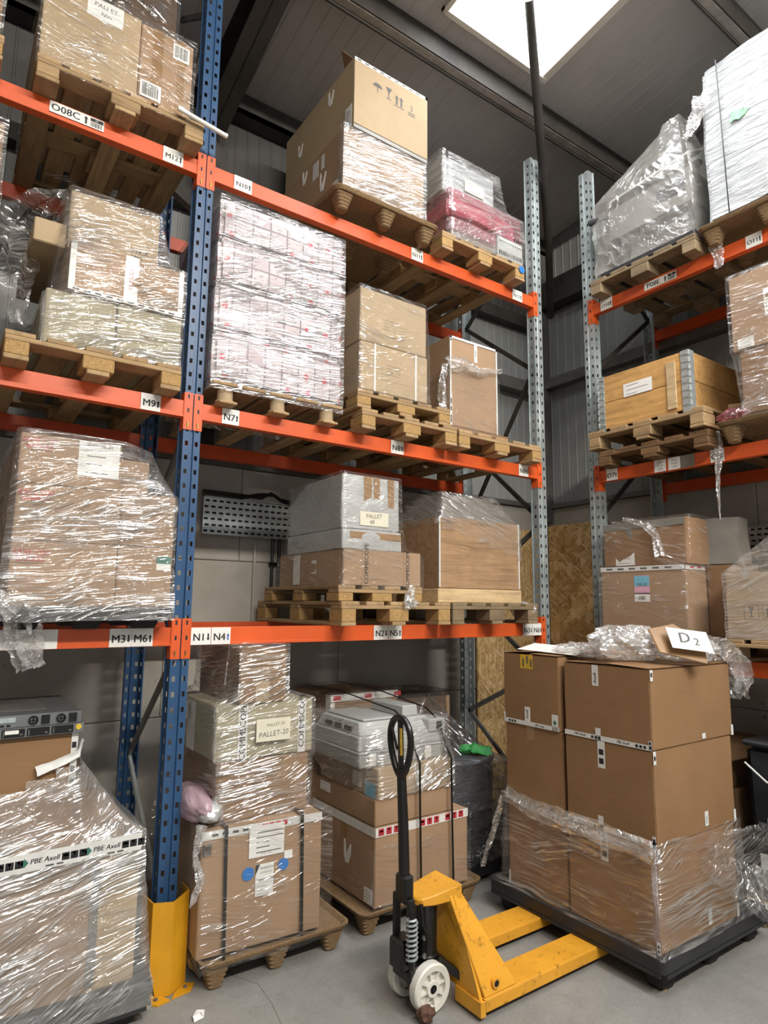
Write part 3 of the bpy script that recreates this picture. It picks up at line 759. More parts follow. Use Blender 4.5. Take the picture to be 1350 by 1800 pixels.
# ------------------------------------------------------------------ cartons and other goods
class Box:
    """a box-shaped thing: local frame with its base centre at the origin"""
    def __init__(s, x0, x1, y0, y1, z0, z1, ori='N', rz=0.0):
        if ori == 'O':  # x0,x1 = along the rack (world -y), y0,y1 = depth (world +x)
            s.loc = ((y0 + y1) / 2, -(x0 + x1) / 2, z0); s.rz = -PI / 2 + rz
            s.wb = (y0, y1, -x1, -x0, z0, z1)
        else:
            s.loc = ((x0 + x1) / 2, (y0 + y1) / 2, z0); s.rz = rz; s.wb = (x0, x1, y0, y1, z0, z1)
        s.w, s.d, s.h = x1 - x0, y1 - y0, z1 - z0
    def face(s, f):
        w, d, h = s.w / 2, s.d / 2, s.h
        X, Y, Z = (1, 0, 0), (0, 1, 0), (0, 0, 1)
        return {'F': ((-w, -d, 0), X, Z, (0, -1, 0), s.w, h), 'L': ((-w, d, 0), (0, -1, 0), Z, (-1, 0, 0), s.d, h), 'R': ((w, -d, 0), Y, Z, (1, 0, 0), s.d, h),
                'T': ((-w, -d, h), X, Y, Z, s.w, s.d), 'B': ((-w, d, 0), X, (0, -1, 0), (0, 0, -1), s.w, s.d)}[f]
def solid(bx, name, mat, label, cat, group=None, seg=5, bulge=.004, bev=.004, jit=.002, uv=False, smooth=True, top_in=0.0, par=None, z0=0, z1=None, inset=0.0):
    """box body with softened edges, slightly bowed and uneven walls"""
    w, d, h = bx.w / 2 - inset, bx.d / 2 - inset, bx.h if z1 is None else z1
    bm = bmesh.new()
    bmesh.ops.create_cube(bm, size=1.0, matrix=Matrix.Translation((0, 0, (z0 + h) / 2)) @ Matrix.Diagonal((w * 2, d * 2, h - z0, 1)))
    if bev: bmesh.ops.bevel(bm, geom=bm.edges[:], offset=bev, segments=2, affect='EDGES')
    if seg > 1:
        long_ = [e for e in bm.edges if e.calc_length() > .05]
        bmesh.ops.subdivide_edges(bm, edges=long_, cuts=seg - 1, use_grid_fill=True)
    hz = (h - z0) / 2; sd = Vector((random.random() * 50, random.random() * 50, 0))
    for v in bm.verts:
        n = Vector((v.co.x / w, v.co.y / d, (v.co.z - z0 - hz) / hz))
        k = [max(0, 1 - abs(c) ** 2) for c in n]
        o = Vector((0, 0, 0))
        for a in range(3):
            if abs(n[a]) > .99: o[a] = math.copysign(1, n[a]) * bulge * k[(a + 1) % 3] * k[(a + 2) % 3]
        o += noise.noise_vector(v.co * 5 + sd) * jit
        if v.co.z < z0 + .001: o.z = max(o.z, 0)
        v.co += o
        if top_in: 
            f = 1 - top_in * (v.co.z / h); v.co.x *= f; v.co.y *= f
    me = bpy.data.meshes.new(name)
    if uv:
        ul = bm.loops.layers.uv.new('UVMap')
        for f in bm.faces:
            ax = max(range(3), key=lambda i: abs(f.normal[i]))
            for lp in f.loops:
                c = lp.vert.co
                lp[ul].uv = (c.y, c.z) if ax == 0 else ((c.x, c.z) if ax == 1 else (c.x, c.y))
    bm.to_mesh(me); bm.free(); me.materials.append(M[mat])
    if smooth:
        me.polygons.foreach_set('use_smooth', [True] * len(me.polygons)); me.set_sharp_from_angle(angle=math.radians(32))
    o = bpy.data.objects.new(name, me); COL.objects.link(o)
    if par: o.parent = par
    else: o.location = bx.loc; o.rotation_euler = (0, 0, bx.rz)
    if label: tag(o, label, cat, group)
    o['_b'] = 0; del o['_b']
    return o
def strip(o, bx, f, u0, u1, v0, v1, mat='tape_brown', items=(), name='tape', off=.0035, t=.0009, label=None, px=False):
    """a strip or label on a face; u,v as fractions of the face (or metres from its lower left when px)"""
    O, R, U, N, W, H = bx.face(f)
    if not px: u0, u1, v0, v1 = u0 * W, u1 * W, v0 * H, v1 * H
    O = Vector(O) + Vector(R) * u0 + Vector(U) * v0 + Vector(N) * off
    return sticker(o, name, O, R, U, N, u1 - u0, v1 - v0, items, mat, t, label=label)
def carton(bx, mat, label, group=None, tape=True, name='carton', cat='carton', **k):
    o = solid(bx, name, mat, label, cat, group, **k)
    if tape == 'F': strip(o, bx, 'F', .45, .55, .0, 1.0)
    return o
def flaps(o, bx, mat='card', lift=(0, 0)):
    for i, s in enumerate((-1, 1)):
        mb = MB(); y0 = s * bx.d / 2; y1 = s * .004
        mb.add([(-bx.w / 2, y0, bx.h + .002), (bx.w / 2, y0, bx.h + .002), (bx.w / 2, y1, bx.h + .002 + lift[i]), (-bx.w / 2, y1, bx.h + .002 + lift[i] * .6)], [(0, 1, 2, 3)])
        mb.add([(-bx.w / 2, y0, bx.h + .006), (bx.w / 2, y0, bx.h + .006), (bx.w / 2, y1, bx.h + .006 + lift[i]), (-bx.w / 2, y1, bx.h + .006 + lift[i] * .6)], [(0, 1, 2, 3)])
        mb.obj('flap', mat, o)
def scrap_lines(wd, ht, n, m='ink_soft', x=.1, seed=1):
    r = random.Random(seed); out = []
    for i in range(n):
        y = ht * (.85 - .7 * i / max(1, n - 1)) if n > 1 else ht * .5
        out.append(('r', wd * x, y, wd * r.uniform(.35, .8), ht * .035, m))
    return out
def hole_tear(o, bx, f, u, v, s, seed=0):
    """torn white paper where a label or handle was ripped away"""
    O, R, U, N, W, H = bx.face(f); r = random.Random(seed)
    O = Vector(O) + Vector(R) * u * W + Vector(U) * v * H + Vector(N) * .003
    pts = [(-.3, .5), (-.15, .55), (-.12, .1), (.0, -.2), (.15, .15), (.3, .42), (.38, .35), (.28, -.1), (.1, -.5), (-.15, -.5), (-.28, -.2)]
    mb = MB(); mb.prism([(a * s + r.uniform(-.05, .05) * s, c * s) for a, c in pts], O, R, U, N, .002)
    return mb.obj('torn_handle', 'paper', o)

# ------------------------------------------------------------------ stretch film
def hull2(pts):
    pts = sorted(set(pts))
    if len(pts) < 3: return pts
    def half(ps):
        h = []
        for p in ps:
            while len(h) > 1 and (h[-1][0] - h[-2][0]) * (p[1] - h[-2][1]) - (h[-1][1] - h[-2][1]) * (p[0] - h[-2][0]) <= 0: h.pop()
            h.append(p)
        return h
    a = half(pts); c = half(pts[::-1]); return a[:-1] + c[:-1]
def raydist(poly, c, d):
    best = 0.0; n = len(poly)
    for i in range(n):
        p, q = poly[i], poly[(i + 1) % n]
        ex, ey = q[0] - p[0], q[1] - p[1]
        det = d[0] * -ey + d[1] * ex
        if abs(det) < 1e-12: continue
        rx, ry = p[0] - c[0], p[1] - c[1]
        t = (rx * -ey + ry * ex) / det; s = (d[0] * ry - d[1] * rx) / det
        if t > 0 and -1e-6 <= s <= 1 + 1e-6: best = max(best, t)
    return best
def wrap(label, boxes, z0=None, z1=None, off=.014, mat='film', top=True, tension=.8, amp=.006, step=.035, seed=1, skirt=0.0, ragged=0.0, name='stretch_wrap', extra=(), cov=None, ctr=None):
    """film pulled round a stack: each level follows the hull of what it encloses, pulled tight between levels"""
    bs = list(boxes)
    z0 = min(q[4] for q in bs) if z0 is None else z0
    z1 = max(q[5] for q in bs) + .010 + amp if z1 is None else z1
    X0, X1, Y0, Y1 = min(q[0] for q in bs), max(q[1] for q in bs), min(q[2] for q in bs), max(q[3] for q in bs)
    C = ((X0 + X1) / 2, (Y0 + Y1) / 2)
    big = max(bs, key=lambda q: (q[1] - q[0]) * (q[3] - q[2]))
    C = ((big[0] + big[1]) / 2, (big[2] + big[3]) / 2)
    tops = [q for q in bs if q[5] > z1 - .05]
    if top and tops: C = ((tops[0][0] + tops[0][1] + big[0] + big[1]) / 4, (tops[0][2] + tops[0][3] + big[2] + big[3]) / 4)
    C = ctr or C
    per = []
    cs = [(X0 - off, Y0 - off), (X1 + off, Y0 - off), (X1 + off, Y1 + off), (X0 - off, Y1 + off)]
    u = 0.0; us = []
    for i in range(4):
        p, q = cs[i], cs[(i + 1) % 4]; L = math.dist(p, q); n = max(2, int(L / step))
        for k in range(n): per.append((p[0] + (q[0] - p[0]) * k / n, p[1] + (q[1] - p[1]) * k / n)); us.append(u + L * k / n)
        u += L
    dirs = []
    for p in per:
        d = (p[0] - C[0], p[1] - C[1]); L = math.hypot(*d); dirs.append((d[0] / L, d[1] / L))
    nz = max(2, int((z1 - z0) / step)); zs = [z0 + (z1 - z0) * k / nz for k in range(nz + 1)]
    R = []
    for z in zs:
        pts = []
        for q in bs:
            if q[4] - .01 <= z <= q[5] + .012:
                pts += [(q[0] - off, q[2] - off), (q[1] + off, q[2] - off), (q[1] + off, q[3] + off), (q[0] - off, q[3] + off)]
        if len(pts) < 3: R.append(None); continue
        hl = hull2(pts); R.append([raydist(hl, C, d) for d in dirs])
    for i, r in enumerate(R):
        if r is None:
            lo = next((R[j] for j in range(i, -1, -1) if R[j]), None); hi = next((R[j] for j in range(i, len(R)) if R[j]), None)
            R[i] = [min(a, c_) for a, c_ in zip(lo or hi, hi or lo)]
    N = len(dirs)
    for k in range(N):
        col = [(zs[i], R[i][k]) for i in range(nz + 1)]
        up = []
        for p in col:
            while len(up) > 1 and (up[-1][0] - up[-2][0]) * (p[1] - up[-2][1]) - (up[-1][1] - up[-2][1]) * (p[0] - up[-2][0]) >= 0: up.pop()
            up.append(p)
        j = 0
        for i in range(nz + 1):
            while j < len(up) - 2 and up[j + 1][0] < zs[i]: j += 1
            (za, ra), (zb, rb) = up[j], up[min(j + 1, len(up) - 1)]
            e = ra if zb == za else ra + (rb - ra) * (zs[i] - za) / (zb - za)
            R[i][k] = max(R[i][k], R[i][k] + (e - R[i][k]) * tension)
    mb = MB(); uv = []; vs = []; rnd = random.Random(seed)
    rows = nz + 1
    for i in range(rows):
        for k in range(N):
            d = dirs[k]; r = R[i][k]; z = zs[i]
            nn = noise.noise(Vector((us[k] * 3.5, z * 17, seed * 3.1))) + .6 * noise.noise(Vector((us[k] * 9, z * 40 + us[k] * 6, seed * 1.7)))
            r += max(-.3, nn) * amp
            if i == 0: z -= skirt * max(0, noise.noise(Vector((us[k] * 3, seed * 2.0, 0)))) * 2
            if i == rows - 1 and ragged: z += ragged * noise.noise(Vector((us[k] * 4, seed * 5.0, 1)))
            vs.append((C[0] + d[0] * r, C[1] + d[1] * r, z)); uv.append((us[k] + seed * .37, z + seed * .11))
    for i in range(rows - 1):
        pass
    fs = []
    for i in range(rows - 1):
        for k in range(N):
            if cov and not cov(vs[i * N + k]): continue
            fs.append((i * N + k, i * N + (k + 1) % N, (i + 1) * N + (k + 1) % N, (i + 1) * N + k))
    if top:
        last = (rows - 1) * N
        for s in (.985, .8, .5, .2):
            st = len(vs)
            for k in range(N):
                r = R[-1][k] * s; z = zs[-1] + (.004 if s < .98 else .003) + amp * .8 * noise.noise(Vector((us[k] * 5, s * 9, seed)))
                vs.append((C[0] + dirs[k][0] * r, C[1] + dirs[k][1] * r, z)); uv.append((us[k], zs[-1] + (1 - s) * .4))
            for k in range(N): fs.append((last + k, last + (k + 1) % N, st + (k + 1) % N, st + k))
            last = st
        fs.append(tuple(last + k for k in range(N)))
    mb.add(vs, fs); mb.uv = uv; mb.smooth = True
    o = mb.obj(name, mat, None, origin=(C[0], C[1], z0), angle=70)
    return tag(o, label, 'plastic film')
def crumple(label, path, wd, amp, mat='film_crumple', seed=1, name='film_scrap', cat='plastic film', side=(0, 1, 0), n=26, m=12, fold=2.5):
    """a loose length of film gathered into folds along a path; wd = widths along it"""
    P = [Vector(p) for p in path]; mb = MB(); uv = []; side = Vector(side)
    def at(f, A):
        x = f * (len(A) - 1); i = min(int(x), len(A) - 2); g = x - i; return A[i] * (1 - g) + A[i + 1] * g
    vs = []
    for i in range(n + 1):
        f = i / n; p = at(f, P); d = (at(min(1, f + .03), P) - at(max(0, f - .03), P)).normalized()
        s = (side - d * side.dot(d)).normalized(); nn = d.cross(s); W_ = at(f, wd)
        for j in range(m + 1):
            g = j / m - .5
            q = p + s * g * W_ + nn * (math.sin(g * PI * 2 * fold + f * 3 + seed) * W_ * .12)
            q += noise.noise_vector(Vector((f * 6, g * 5 + seed * 3, seed))) * amp + noise.noise_vector(Vector((f * 17, g * 15, seed + 9))) * amp * .5
            vs.append(q); uv.append((g * W_, f * .8))
    fs = [(i * (m + 1) + j, i * (m + 1) + j + 1, (i + 1) * (m + 1) + j + 1, (i + 1) * (m + 1) + j) for i in range(n) for j in range(m)]
    mb.add(vs, fs); mb.uv = uv; mb.smooth = True
    o = mb.obj(name, mat, None, origin=path[0], angle=60)
    return tag(o, label, cat) if label else o
def blob(label, c, r, amp, mat, seed=1, name='film_bundle', cat='plastic film', sub=4, freq=3.0, flat=0.0):
    bm = bmesh.new(); bmesh.ops.create_icosphere(bm, subdivisions=sub, radius=1.0)
    ul = bm.loops.layers.uv.new('UVMap')
    for v in bm.verts:
        n = v.co.copy(); k = noise.noise(n * freq + Vector((seed * 7, 0, 0))); k2 = 1 - abs(noise.noise(n * freq * 2.2 + Vector((0, seed * 5, 0)))) * 2
        f = 1 + amp * (k * .9 + k2 * .35)
        v.co = Vector((n.x * r[0], n.y * r[1], max(n.z, -.75 if flat else -2) * r[2])) * f
    for f in bm.faces:
        for lp in f.loops: lp[ul].uv = (math.atan2(lp.vert.co.y, lp.vert.co.x) * .15 + lp.vert.co.z * .3, lp.vert.co.z + lp.vert.co.x * .5)
    me = bpy.data.meshes.new(name); 
    zmin = min(v.co.z for v in bm.verts)
    for v in bm.verts: v.co.z -= zmin
    bm.to_mesh(me); bm.free(); me.materials.append(M[mat]); me.polygons.foreach_set('use_smooth', [True] * len(me.polygons)); me.set_sharp_from_angle(angle=math.radians(65))
    o = bpy.data.objects.new(name, me); COL.objects.link(o); o.location = c
    return tag(o, label, cat) if label else o

PY = -.125   # front line of the pallets: they overhang the beams
# ------------------------------------------------------------------ back rack, level 1, middle bay
pallet('light wooden pallet on the lowest orange beam, left of the grey one', .865, PY, Z1, .815, 1.15, .140)
pallet('thin wooden pallet under the carton with black lettering, on top of a wider pallet', .855, -.105, Z1 + .141, .61, 1.0, .092, boards=4, bottom=False)
zc = Z1 + .234
bx = Box(.885, 1.455, -.10, .72, zc, 2.083)
c = carton(bx, 'card', 'flat brown carton with two vertical lettered tapes, under the white foil boxes')
lt = lambda s, wd, h, sz, m='ink_soft', bold=.02, u=.5: [tx(s, wd * .5, h * u, sz, m, bold, 0, PI / 2)]
strip(c, bx, 'F', .225, .335, 0, 1, 'card', lt('COMMSCOPE', .062, .209, .040, 'ink', .02, .62), 'lettered_tape')
strip(c, bx, 'F', .76, .87, 0, 1, 'card', lt('COMMSCOPE', .062, .209, .040, 'ink', .02, .48), 'lettered_tape')
strip(c, bx, 'L', .55, .62, .35, .75, 'paper', [], 'label'); strip(c, bx, 'L', .25, .36, .05, .95, 'tape_white', [], 'tape')
b1 = bx.wb
bx = Box(.885, 1.315, -.085, .62, 2.085, 2.205); c = solid(bx, 'foil_box', 'foil_white', 'flat white foil covered box between lettered carton and taller white box', 'box', uv=True, seg=8, jit=.004)
strip(c, bx, 'F', .12, .98, .55, .88, 'tape_brown'); b2_ = bx.wb
bx = Box(.885, 1.30, -.075, .60, 2.207, 2.532); c = solid(bx, 'foil_box', 'foil_white', 'tall white foil covered box with brown tape strips and a paper note', 'box', uv=True, seg=8, jit=.004)
for (u0, u1, v0, v1) in ((.36, .50, .34, 1.0), (.53, .64, .30, 1.0), (.79, .90, .45, 1.0)): strip(c, bx, 'F', u0, u1, v0, v1, 'tape_brown')
strip(c, bx, 'F', .30, .80, .08, .34, 'paper_cream', [tx('PALLET', .10, .058, .036, 'ink_soft', 0, .1, .05), tx('48', .085, .022, .036, 'ink_soft', 0, .1, .05)], 'paper_note', off=.0045)
strip(c, bx, 'T', .3, .6, 0, 1, 'tape_brown'); b3 = bx.wb
wrap('clear film round the white foil boxes and lettered carton', [b1, b2_, b3], z0=zc - .02, mat='film_clear', seed=3, tension=.55, amp=.004)
crumple('torn film end hanging below the lettered carton, over the pallet edge', [(1.36, -.135, 1.885), (1.34, -.14, 1.80), (1.36, -.14, 1.745)], [.03, .09, .13], .012, seed=2, side=(1, 0, 0), n=12, m=8)
pallet('weathered grey pallet on the lowest orange beam beside the silver post', 1.70, PY, Z1, .80, 1.15, .140, wood='woodold', block='woodold_x')
bx = Box(1.645, 2.395, -.05, .85, Z1 + .1415, 2.345)
t = solid(bx, 'wooden_crate', 'veneer', 'square plywood crate with a pale plinth on the weathered grey pallet', 'crate', z0=.092, bulge=.002)
mb = MB(); mb.box(-bx.w / 2 - .012, bx.w / 2 + .012, -bx.d / 2 - .008, bx.d / 2 + .008, 0, .09); mb.obj('plinth', 'ply_pale', t, bevel=.004)
for u in (-bx.w / 2, bx.w / 2 - .008):
    mb = MB(); mb.box(u - .001, u + .009, -bx.d / 2 - .006, -bx.d / 2 + .002, .10, bx.h); mb.obj('edge_strip', 'tape_white', t)
bxc = bx
bx = Box(1.80, 2.30, .10, .75, 2.349, 2.53); t = solid(bx, 'wrapped_block', 'machine', 'grey film covered block on top of the plywood crate', 'block', jit=.01, seg=6)
wrap('crinkled clear film stretched over the crate top and the grey block', [bx.wb, (bxc.wb[0], bxc.wb[1], bxc.wb[2], bxc.wb[3], 1.95, bxc.wb[5])], z0=2.05, mat='film_diag', seed=5, tension=.9, cov=lambda p: p[2] > 2.2 + .25 * (1.9 - p[0]))
blob('small lump of bundled film on the right end of the weathered grey pallet', (2.46, -.02, Z1 + .02), (.055, .10, .065), .3, 'film_crumple', 4, sub=3)

# ------------------------------------------------------------------ back rack, level 1, left bay
plastic_pallet('black pallet under the tall film wrapped cartons on the lowest left beam', -.82, -.09, PY, .90, .10, Z1, t0=.05)
CG = 'film wrapped cartons above M3 and M6'
def mcart(x0, x1, y0, z0, z1, label, red=True, extra=()):
    bx = Box(x0, x1, y0, .85, z0, z1); c = carton(bx, 'card', label)
    if red: strip(c, bx, 'F', .06, .30, .66, .92, 'card', [tx('SAVE ON', .5 * .24 * bx.w, .045, .034, 'ink_red', .01), tx('SPARES', .5 * .24 * bx.w, .016, .034, 'ink_red', .01)], 'printing')
    for e in extra: strip(c, bx, *e[:5], *e[5:])
    return c, bx
za = Z1 + .101
allb = []
c, bx = mcart(-.785, -.352, -.10, za, 2.025, 'brown carton with red lettering, lowest left in the tall wrapped stack on the left beam'); allb.append(bx.wb)
c, bx = mcart(-.348, -.095, -.10, za, 2.025, 'brown carton with a green sticker, lowest right in the tall wrapped stack', False); allb.append(bx.wb)
strip(c, bx, 'F', .70, .97, .62, .86, 'paper', [('r', 0, .032, .068, .034, 'ink_green')], 'label')
c, bx = mcart(-.785, -.352, -.10, 2.027, 2.278, 'brown carton printed with a diamond, middle left in the tall wrapped stack'); allb.append(bx.wb)
O_, R_, U_, N_, W_, H_ = bx.face('F')
mb = MB(); dm = [(.52, .40), (.68, .55), (.52, .70), (.36, .55)]
for i in range(4):
    p, q = dm[i], dm[(i + 1) % 4]
    mb.obox((-bx.w / 2 + p[0] * W_, -bx.d / 2 - .004, p[1] * H_), (-bx.w / 2 + q[0] * W_, -bx.d / 2 - .004, q[1] * H_), .003, .001)
mb.obj('printed_diamond', 'ink_soft', c)
c, bx = mcart(-.348, -.095, -.10, 2.027, 2.278, 'brown carton printed with small lettering, middle right in the tall wrapped stack', False); allb.append(bx.wb)
strip(c, bx, 'F', .25, .6, .30, .5, 'card', [tx('KEYBOARD', .045, .03, .016, 'ink_soft')], 'printing')
c, bx = mcart(-.785, -.365, -.10, 2.28, 2.505, 'brown carton with a white paper sheet, top left of the tall wrapped stack'); allb.append(bx.wb)
strip(c, bx, 'F', .56, .985, .25, .98, 'paper', [tx('MIXED PALLET', .09, .145, .018, 'ink_soft', .004)] + scrap_lines(.178, .11, 3, 'ink_soft', .2, 4), 'paper_sheet')
c, bx = mcart(-.36, -.185, .08, 2.28, 2.475, 'small brown carton set back at the top right of the tall wrapped stack', False); allb.append(bx.wb)
strip(c, bx, 'F', .1, .9, .35, .6, 'card', [tx('KEYBOARD', .07, .032, .022, 'ink_soft'), tx('MULTIPACK', .07, .010, .018, 'ink_soft')], 'printing')
wrap('glossy streaked film round the tall carton stack on the lowest left beam', allb + [(-.815, -.095, PY, .85, 1.665, 1.74)], z0=za - .06, mat='film_heavy', seed=8, tension=.9, amp=.007, skirt=.012)
crumple('loose twist of film hanging over the lowest left beam and its label', [(-.86, -.15, 1.80), (-.74, -.16, 1.72), (-.70, -.04, 1.60), (-.66, -.03, 1.47)], [.05, .12, .15, .11], .02, seed=3, side=(1, 0, .2))

# ------------------------------------------------------------------ back rack, level 2, middle bay
def tube_pallet(label, x, y, z, wd, dp):
    t = root('pallet', (x, y, z + .001), label, 'pallet')
    for i, a in enumerate((.09, wd / 2, wd - .08)):
        piece(t, 'bottom_board', .1, dp, .014, (a, dp / 2, .007), 'wood_y')
        for j, c_ in enumerate((.06, dp / 2, dp - .06)):
            mb = MB(); mb.lathe([(0, .014), (.052, .014), (.052, .024), (.042, .026), (.042, .098), (0, .098)], (a, c_, 0), 'z', 16); mb.smooth = True
            mb.obj('paper_tube_block', 'card_pale', t)
    for i in range(5): piece(t, 'deck_board', .14, dp, .018, (.07 + (wd - .14) * i / 4, dp / 2, .107), 'wood_y')
    return t
tube_pallet('pallet on round paper tube blocks under the white printed bales', .07, -.085, Z2, .80, .90)
zb = Z2 + .118; TZ = [zb, 3.225, 3.495, 3.76, 4.0]
pk = []
for i in range(4):
    bx = Box(.068 + .003 * i, .868 + .003 * (i % 2), -.07 + .005 * (i % 2), .70, TZ[i] + .002, TZ[i + 1] - .004)
    solid(bx, 'bale', 'bale_print', ['lowest', 'second lowest', 'second highest', 'topmost'][i] + ' white pink printed bale in the stack on tube blocks', 'bale', 'white printed bales on the middle beam', seg=8, bulge=.012, bev=.022, jit=.006, uv=True)
    pk.append(bx.wb)
wrap('streaky clear film round the stack of white printed bales', pk, z0=zb - .045, mat='film_heavy', seed=11, tension=.25, amp=.004, off=.010)
pallet('lower of the two light pallets under the two tier printed carton', .985, PY, Z2, .76, 1.1, .128)
pallet('upper of the two light pallets, directly below the two tier printed carton', .955, PY + .01, Z2 + .129, .74, 1.05, .118)
zc = Z2 + .248
prt = [tx('Product Name: Router', .10, .10, .015, 'ink_soft', 0), tx('Model:   Series A', .09, .08, .015, 'ink_soft', 0), tx('Quantity:   12 pcs', .09, .06, .015, 'ink_soft', 0), tx('N.W./G.W.  kg', .08, .04, .015, 'ink_soft', 0)]
bx = Box(.97, 1.495, PY + .01, .75, zc, 3.372); c = carton(bx, 'card_pale', 'printed carton with two white straps, lower of the pair on two pallets'); b1 = bx.wb
strip(c, bx, 'F', .30, .68, .28, .75, 'card_pale', prt, 'printing')
for u in (.19, .80): strip(c, bx, 'F', u, u + .025, 0, 1, 'tape_white', [], 'strap')
bx = Box(.965, 1.485, PY + .01, .75, 3.374, 3.718); c = carton(bx, 'card_pale', 'printed carton, upper of the pair on two pallets right of the bales'); b2_ = bx.wb
strip(c, bx, 'F', .26, .66, .20, .58, 'card_pale', prt, 'printing')
wrap('film with fine creases round the pair of printed cartons', [b1, b2_], z0=zc - .02, mat='film_clear', seed=13, amp=.004)
pallet('light pallet under the single tall carton on the middle beam, right end', 1.765, PY, Z2, .815, 1.1, .125)
bx = Box(1.73, 2.30, -.06, .70, Z2 + .126, Z2 + .165); c = solid(bx, 'cardboard_sheet', 'card_dark', 'flat cardboard base under the single tall taped carton', 'cardboard', seg=2, bulge=0)
bx = Box(1.745, 2.20, -.05, .60, Z2 + .167, 3.625); c = carton(bx, 'card', 'single tall brown carton edged with white lettered tape, near the silver post')
strip(c, bx, 'F', 0, 1, .975, 1.0, 'tape_white'); strip(c, bx, 'F', .50, .565, .77, .975, 'tape_white', lt('Axell', .03, .13, .02), 'lettered_tape'); strip(c, bx, 'F', .97, 1.0, 0, 1, 'tape_white')
strip(c, bx, 'F', 0, .04, .0, .34, 'tape_white', [('r', .004, .02, .010, .05, 'ink'), ('r', .004, .10, .010, .03, 'ink'), ('r', .004, .15, .010, .04, 'ink')], 'lettered_tape'); strip(c, bx, 'F', 0, .04, .93, 1.0, 'tape_white', [('r', .003, .005, .012, .015, 'ink'), ('r', .003, .026, .012, .015, 'ink')], 'lettered_tape')
strip(c, bx, 'F', 0, .03, .34, .93, 'tape_white')
wb = bx.wb
wrap('loose film round the lower part of the single tall carton', [wb], z0=Z2 + .13, z1=3.40, mat='film_clear', seed=15, top=False, amp=.006, ragged=.03)
crumple('bunched rim of film across the front of the single tall carton', [(1.70, -.085, 3.40), (1.85, -.09, 3.42), (2.0, -.09, 3.40), (2.22, -.085, 3.46)], [.10, .09, .05, .03], .015, seed=5, side=(0, 0, 1), n=22, m=8)
crumple('dark twist of film hanging left of the single tall carton', [(1.70, -.07, 3.40), (1.67, -.05, 3.25), (1.685, -.05, 3.06)], [.08, .09, .05], .02, seed=6, side=(0, 1, 0), n=14, m=8)

# ------------------------------------------------------------------ back rack, level 2, left bay
pallet('wooden pallet with chipboard blocks on the middle left beam', -.885, PY, Z2, .775, 1.15, .130)
zc = Z2 + .131; bb_ = []
bx = Box(-.735, -.425, -.06, .70, zc, 3.212); carton(bx, 'card_green', 'left pale carton in the bottom row of the leaning wrapped stack'); bb_.append(bx.wb)
bx = Box(-.418, -.105, -.06, .70, zc, 3.222); carton(bx, 'card_green', 'right pale carton in the bottom row of the leaning wrapped stack'); bb_.append(bx.wb)
bx = Box(-.65, -.11, -.075, .45, 3.225, 3.475); c = carton(bx, 'card', 'brown carton with lettered white tape bands, middle of the leaning wrapped stack')
strip(c, bx, 'F', 0, 1, 0, .07, 'tape_white', [('r', .02 + .05 * i, .004, .03, .009, 'ink_soft') for i in range(10)], 'lettered_tape'); strip(c, bx, 'F', 0, .05, .07, 1, 'tape_white'); strip(c, bx, 'F', .955, 1, .07, 1, 'tape_white')
strip(c, bx, 'F', .46, .58, .07, 1, 'tape_white', lt('FRAGILE', .065, .23, .03, 'ink_red', 0), 'lettered_tape'); bb_.append(bx.wb)
bx = Box(-.80, -.66, .04, .80, 3.48, 3.60); c = carton(bx, 'card_pale', 'long narrow carton sticking out left at the top of the leaning stack')
o_ = c; bbx = bx.wb
bx = Box(-.655, -.225, .02, .70, 3.478, 3.785); c = carton(bx, 'card_pale', 'crinkled carton at the top of the leaning wrapped stack, middle left beam'); bb_.append(bx.wb)
strip(c, bx, 'F', .62, .98, .12, .4, 'card_pale', [tx('OPTICA', .06, .045, .03, 'ink', .01), tx('UNIT', .06, .015, .025, 'ink', .01)], 'printing')
bx = Box(-.655, -.12, .46, .80, 3.225, 3.476); carton(bx, 'card_dark', 'brown carton standing behind the taped carton of the leaning stack'); 
wrap('shiny film round the leaning stack of pale cartons', bb_, z0=zc - .01, mat='film_heavy', seed=17, tension=.6, amp=.008)
crumple('torn sheet of film hanging left of the leaning carton stack', [(-.66, .10, 3.80), (-.85, .20, 3.62), (-.86, .15, 3.35), (-.82, .10, 3.05)], [.12, .26, .18, .07], .04, mat='film', seed=4, side=(1, .4, 0), n=30, m=14)
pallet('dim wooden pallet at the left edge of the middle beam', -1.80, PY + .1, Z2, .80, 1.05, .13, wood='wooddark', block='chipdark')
k = 0
for (z0, z1) in ((Z2 + .131, 3.25), (3.252, 3.60), (3.602, 4.0)):
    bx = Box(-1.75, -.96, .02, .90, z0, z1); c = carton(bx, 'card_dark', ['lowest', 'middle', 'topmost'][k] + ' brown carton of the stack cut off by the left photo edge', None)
    if k == 0: strip(c, bx, 'R', .1, .22, .5, .8, 'paper', [], 'label')
    k += 1
wrap('film round the carton stack cut off by the left photo edge', [(-1.75, -.96, .02, .90, Z2 + .12, 4.0)], mat='film', seed=19)

